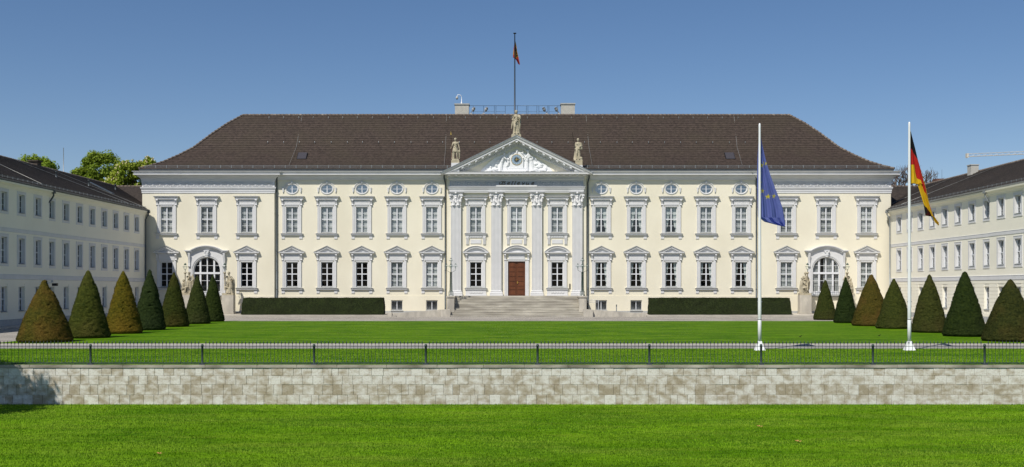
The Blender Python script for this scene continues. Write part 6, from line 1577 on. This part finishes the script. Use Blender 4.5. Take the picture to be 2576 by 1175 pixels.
def flag(name,lab,L_,Rr,to_world,colour,mats,origin,fold=(.10,9,.6),NX=90,NZ=190,extra=None):
    y0=max(L_[0][1],Rr[0][1]); y1=min(L_[-1][1],Rr[-1][1]); mb=MB(); V=[]; co=[]
    for j in range(NZ+1):
        y=y0+(y1-y0)*j/NZ; a,b=lerp_poly(L_,y),lerp_poly(Rr,y)
        for i in range(NX+1):
            u=i/NX; x=a+(b-a)*u; X,Z=to_world(x,y); tt=j/NZ
            dep=fold[0]*math.sin(u*fold[1]+2.2*tt)*(.25+tt)+.4*fold[0]*math.sin(u*fold[1]*2.3+1+tt*4)*tt+fold[2]*u*tt*.5
            V.append((X-origin[0],dep,Z-origin[2])); co.append((x,y))
    fs=[];ms=[]
    for j in range(NZ):
        for i in range(NX):
            k=j*(NX+1)+i; cx=(co[k][0]+co[k+NX+2][0])/2; cy=(co[k][1]+co[k+NX+2][1])/2
            fs.append((k,k+1,k+NX+2,k+NX+1)); ms.append(colour(cx,cy))
    me=bpy.data.meshes.new(name); me.from_pydata(V,[],fs)
    for m in mats: me.materials.append(m)
    me.polygons.foreach_set('material_index',ms); me.polygons.foreach_set('use_smooth',[True]*len(fs)); me.update()
    o=mk(name,me,None,None,origin); tag(o,lab,"flag"); return o
def white_pole(px,pytop,lab):
    d=2880*EYE/(882-726); X=(px-1288)*d/2880; Y=-CAM_D+d; H=EYE+(726-pytop)*d/2880
    t=thing("flagpole",lab,"flagpole",(X,Y,.02),group="white flagpoles on the lawn behind the fence")
    mb=MB(); k=H/10.7; mb.lathe([(.086,.3),(.086,1.42),(.080,1.43),(.080,1.52),(.084,1.53),(.082,2.1),(.068,5.5),(.050,H-.25),(.050,H-.08),(.035,H-.02),(.008,H)],n=14); mk("pole",mb,M_WHITEP,t)
    mb=MB(); mb.lathe([(.092,1.43),(.092,1.475)],n=14); mb.box(-.11,.11,-.02,.02,2.25,2.29); mk("collar",mb,M_ZINCL,t)
    mb=MB(); mb.lathe([(.37,0),(.35,.02),(.17,.32),(.13,.42),(.09,.43)],n=4,smooth=False); o=mk("pole_foot",mb,M_WHITEP,t); o.rotation_euler=(0,0,rad(45)); o.scale=(.9,.9,1)
    return X,Y,H,d
X1,Y1,H1,d1=white_pole(1911,311,"white flagpole carrying the blue flag with yellow stars")
X2,Y2,H2,d2=white_pole(2287.5,307.5,"white flagpole carrying the black, red and gold flag")
M_FB=cloth_mat("blue_flag_cloth",(.19,.23,.60),.5); M_FY=cloth_mat("yellow_star_cloth",(.70,.60,.06))
def w1(x,y): n=(2950+x/2.61)/1.59,(480+y/2.61)/1.59; return (n[0]-1288)*d1/2880, EYE+(726-n[1])*d1/2880
# scale correction: native px -> 2576-wide px is 4096/2576
def w1(x,y): f=4096/2576; n=(2950+x/2.61)/f,(480+y/2.61)/f; return (n[0]-1288)*d1/2880, EYE+(726-n[1])*d1/2880
Lb=[(240,150),(222,250),(214,400),(212,600),(218,900),(222,1016),(250,1030),(290,1062),(370,1082),(440,1101),(508,1112)]
Rb_=[(243,150),(262,250),(290,370),(312,450),(345,555),(400,700),(460,845),(490,930),(515,1050),(520,1075),(508,1112)]
Lb=[(a,b) for a,b in Lb]; 
def star(cx,cy,r,rot=0,sx=1): return [(cx+sx*(r if k%2==0 else r*.40)*math.sin(rot+k*math.pi/5),cy-(r if k%2==0 else r*.40)*math.cos(rot+k*math.pi/5)) for k in range(10)]
STS=[star(259,470,27,.0,.8),star(278,442,20,.3,.4),star(304,453,24,.4,.45),star(249,550,16,.2,.5),star(249,648,16,.3,.5),star(268,738,29,.1,.95),star(325,797,30,.0,.95),star(393,790,29,.15,.6),star(404,700,24,.2,.35)]
flag("blue_flag","blue flag with yellow stars hanging from the left white flagpole",Lb,Rb_,w1,lambda x,y:1 if any(inside(s_,x,y) for s_ in STS) else 0,[M_FB,M_FY],(X1,Y1+.10,0),(.085,17,.5),120,260)
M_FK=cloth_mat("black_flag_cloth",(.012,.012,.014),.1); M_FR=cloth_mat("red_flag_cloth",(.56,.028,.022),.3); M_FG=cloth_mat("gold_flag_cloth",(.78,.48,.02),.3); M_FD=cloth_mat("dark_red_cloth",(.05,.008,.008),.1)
def w2_(x,y): f=4096/2576; return (x/f-1288)*d2/2880, EYE+(726-y/f)*d2/2880
Rg=[(3646.5,525),(3664,586),(3677.4,635.5),(3689.4,673),(3704.7,722),(3714.6,755),(3722,790),(3729.4,817),(3744,859.6),(3767.7,889),(3765,900)]
Lg=[(3643,525),(3643,732),(3674,736),(3684,766),(3698,812),(3706,862),(3733.7,866),(3744,889),(3757,900)]
BLK=[(3640,520),(3651,525),(3664,586),(3679,637),(3668,628),(3660,612),(3640,581)]
RED=[(3640,581),(3660,612),(3668,628),(3679,637),(3690,676),(3697,700),(3707,735),(3712,765),(3722,800),(3733,826),(3740,850),(3745,862),(3741,850),(3728,822),(3714,782),(3704,766),(3689,720),(3672,710),(3666,690),(3661,657),(3640,657)]
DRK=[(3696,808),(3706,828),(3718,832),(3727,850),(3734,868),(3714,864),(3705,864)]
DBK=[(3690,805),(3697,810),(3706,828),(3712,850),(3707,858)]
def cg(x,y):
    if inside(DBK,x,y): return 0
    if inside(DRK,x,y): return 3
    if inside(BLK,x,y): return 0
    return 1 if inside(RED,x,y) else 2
flag("tricolour_flag","black, red and gold flag hanging from the right white flagpole",Lg,Rg,w2_,cg,[M_FK,M_FR,M_FG,M_FD],(X2,Y2+.10,0),(.06,13,.5),110,300)
# mast on the roof
Ym=9.6; dm=CAM_D+Ym; xm_=xw(1295,Ym); ztop=zp(83,Ym); zb_=21.5
t=thing("roof_flagpole","tall dark flagpole on the roof ridge behind the middle statue","flagpole",(xm_,Ym,zb_))
mb=MB(); mb.tube([(0,0,0),(0,0,(ztop-zb_)*.35),(0,0,ztop-zb_-.1)],[.11,.085,.055],10); mk("pole",mb,mat("blue_grey_paint",(.07,.09,.12),None,rough=.5),t)
mb=MB(); mb.lathe([(.06,ztop-zb_-.12),(.18,ztop-zb_-.06),(.18,ztop-zb_),(.05,ztop-zb_+.03)],n=12); mk("truck",mb,M_BLACK,t)
def w3(x,y): f=4096/2576; return ((2020+x/7.84)/f-1288)*dm/2880, EYE+(726-(120+y/7.84)/f)*dm/2880
L3=[(298,265),(285,480),(268,600),(252,740),(252,850),(270,870),(300,890),(345,925),(380,990),(410,1050),(445,1082)]
R3=[(302,265),(330,360),(362,500),(380,640),(420,820),(445,950),(466,1040),(462,1075),(447,1082)]
EAG=[(308,490),(330,500),(332,540),(370,570),(374,640),(380,700),(408,790),(392,855),(378,830),(366,850),(345,800),(352,760),(340,690),(318,640),(308,590),(322,560)]
REDP=[(285,470),(300,470),(300,790),(262,790),(262,640),(280,600)]
def c3(x,y):
    if inside(EAG,x,y): return 1 if (math.sin(x*.22)+math.sin(y*.13)) > -1.1 else 0
    if x<300 and 600<y<770 and x<282: return 0
    if x<305: return 2 if y<770 or y<850 else 3
    e=lerp_poly(R3,y)-x
    if y>895: return 2 if e<30 else 3
    if y>830 and (x-330)*.9+(y-890)*1.0>0: return 2
    if y<360: return 3
    return 0
flag("eagle_flag","small gold and red flag with a black eagle on the roof flagpole",L3,R3,w3,c3,[cloth_mat("amber_cloth",(.50,.24,.02),.2),M_FK,cloth_mat("scarlet_cloth",(.42,.05,.02),.25),cloth_mat("maroon_cloth",(.16,.012,.02),.2)],(xm_,Ym+.10,0),(.05,8,.3),44,130)
# crane far behind the right wing
t=thing("tower_crane","distant ochre tower crane jib above the right wing roof","crane",(196,280,0)); mb=MB(); mc=mat("crane_paint",(.58,.53,.45),(.62,.58,.52),.5,.7)
n=26; A=Vector((-37,0,49.0)); B=Vector((8,-20,49.0))
for k in range(n):
    p,q=A.lerp(B,k/n),A.lerp(B,(k+1)/n); h=Vector((0,0,.95))
    for off in ((-.6,0),(.6,0)): mb.tube([p+Vector((0,off[0],0)),q+Vector((0,off[0],0))],.07,4)
    mb.tube([p+h,q+h],.08,4); mb.tube([p,(p+q)/2+h],.045,4); mb.tube([(p+q)/2+h,q],.045,4); mb.tube([p+Vector((0,-.6,0)),p+h],.045,4)
mb.box(-37.3,-36.7,-.7,.7,48.6,50.1); mk("jib",mb,mc,t)
mb=MB()
for dx in (-.8,.8):
    for dy in (-.8,.8): mb.tube([(dx,dy-14,0),(dx,dy-14,50)],.12,4)
for k in range(26): mb.tube([(-.8,-14.8,k*2),(.8,-14.8,k*2+2)],.07,4); mb.tube([(.8,-14.8,k*2),(-.8,-14.8,k*2+2)],.07,4)
mk("mast",mb,mc,t)

# two dark birds on the courtyard lawn
for px,py,lab in ((2013.5,850.5,"small dark bird on the lawn between the left flagpole and the cone yews"),(2212,848,"small dark bird on the lawn in front of the green cone yew")):
    d=2880*EYE/(py-726); mb=MB()
    mb.tube([(-.20,0,.10),(-.10,0,.12),(0,0,.14),(.09,0,.18),(.14,0,.23)],[.012,.045,.060,.045,.03],8); mb.ell((.15,0,.25),.038); mb.tube([(.18,0,.25),(.225,0,.245)],[.012,.003],5)
    for q in (-.02,.02): mb.tube([(.02,q,.10),(.03,q,.0)],.006,4)
    b=mk("bird",mb,mat("dark_plumage",(.015,.013,.012)),None,((px-1288)*d/2880,-CAM_D+d,.035)); b.scale=(.45,.45,.45); tag(b,lab,"bird","birds on the courtyard lawn")
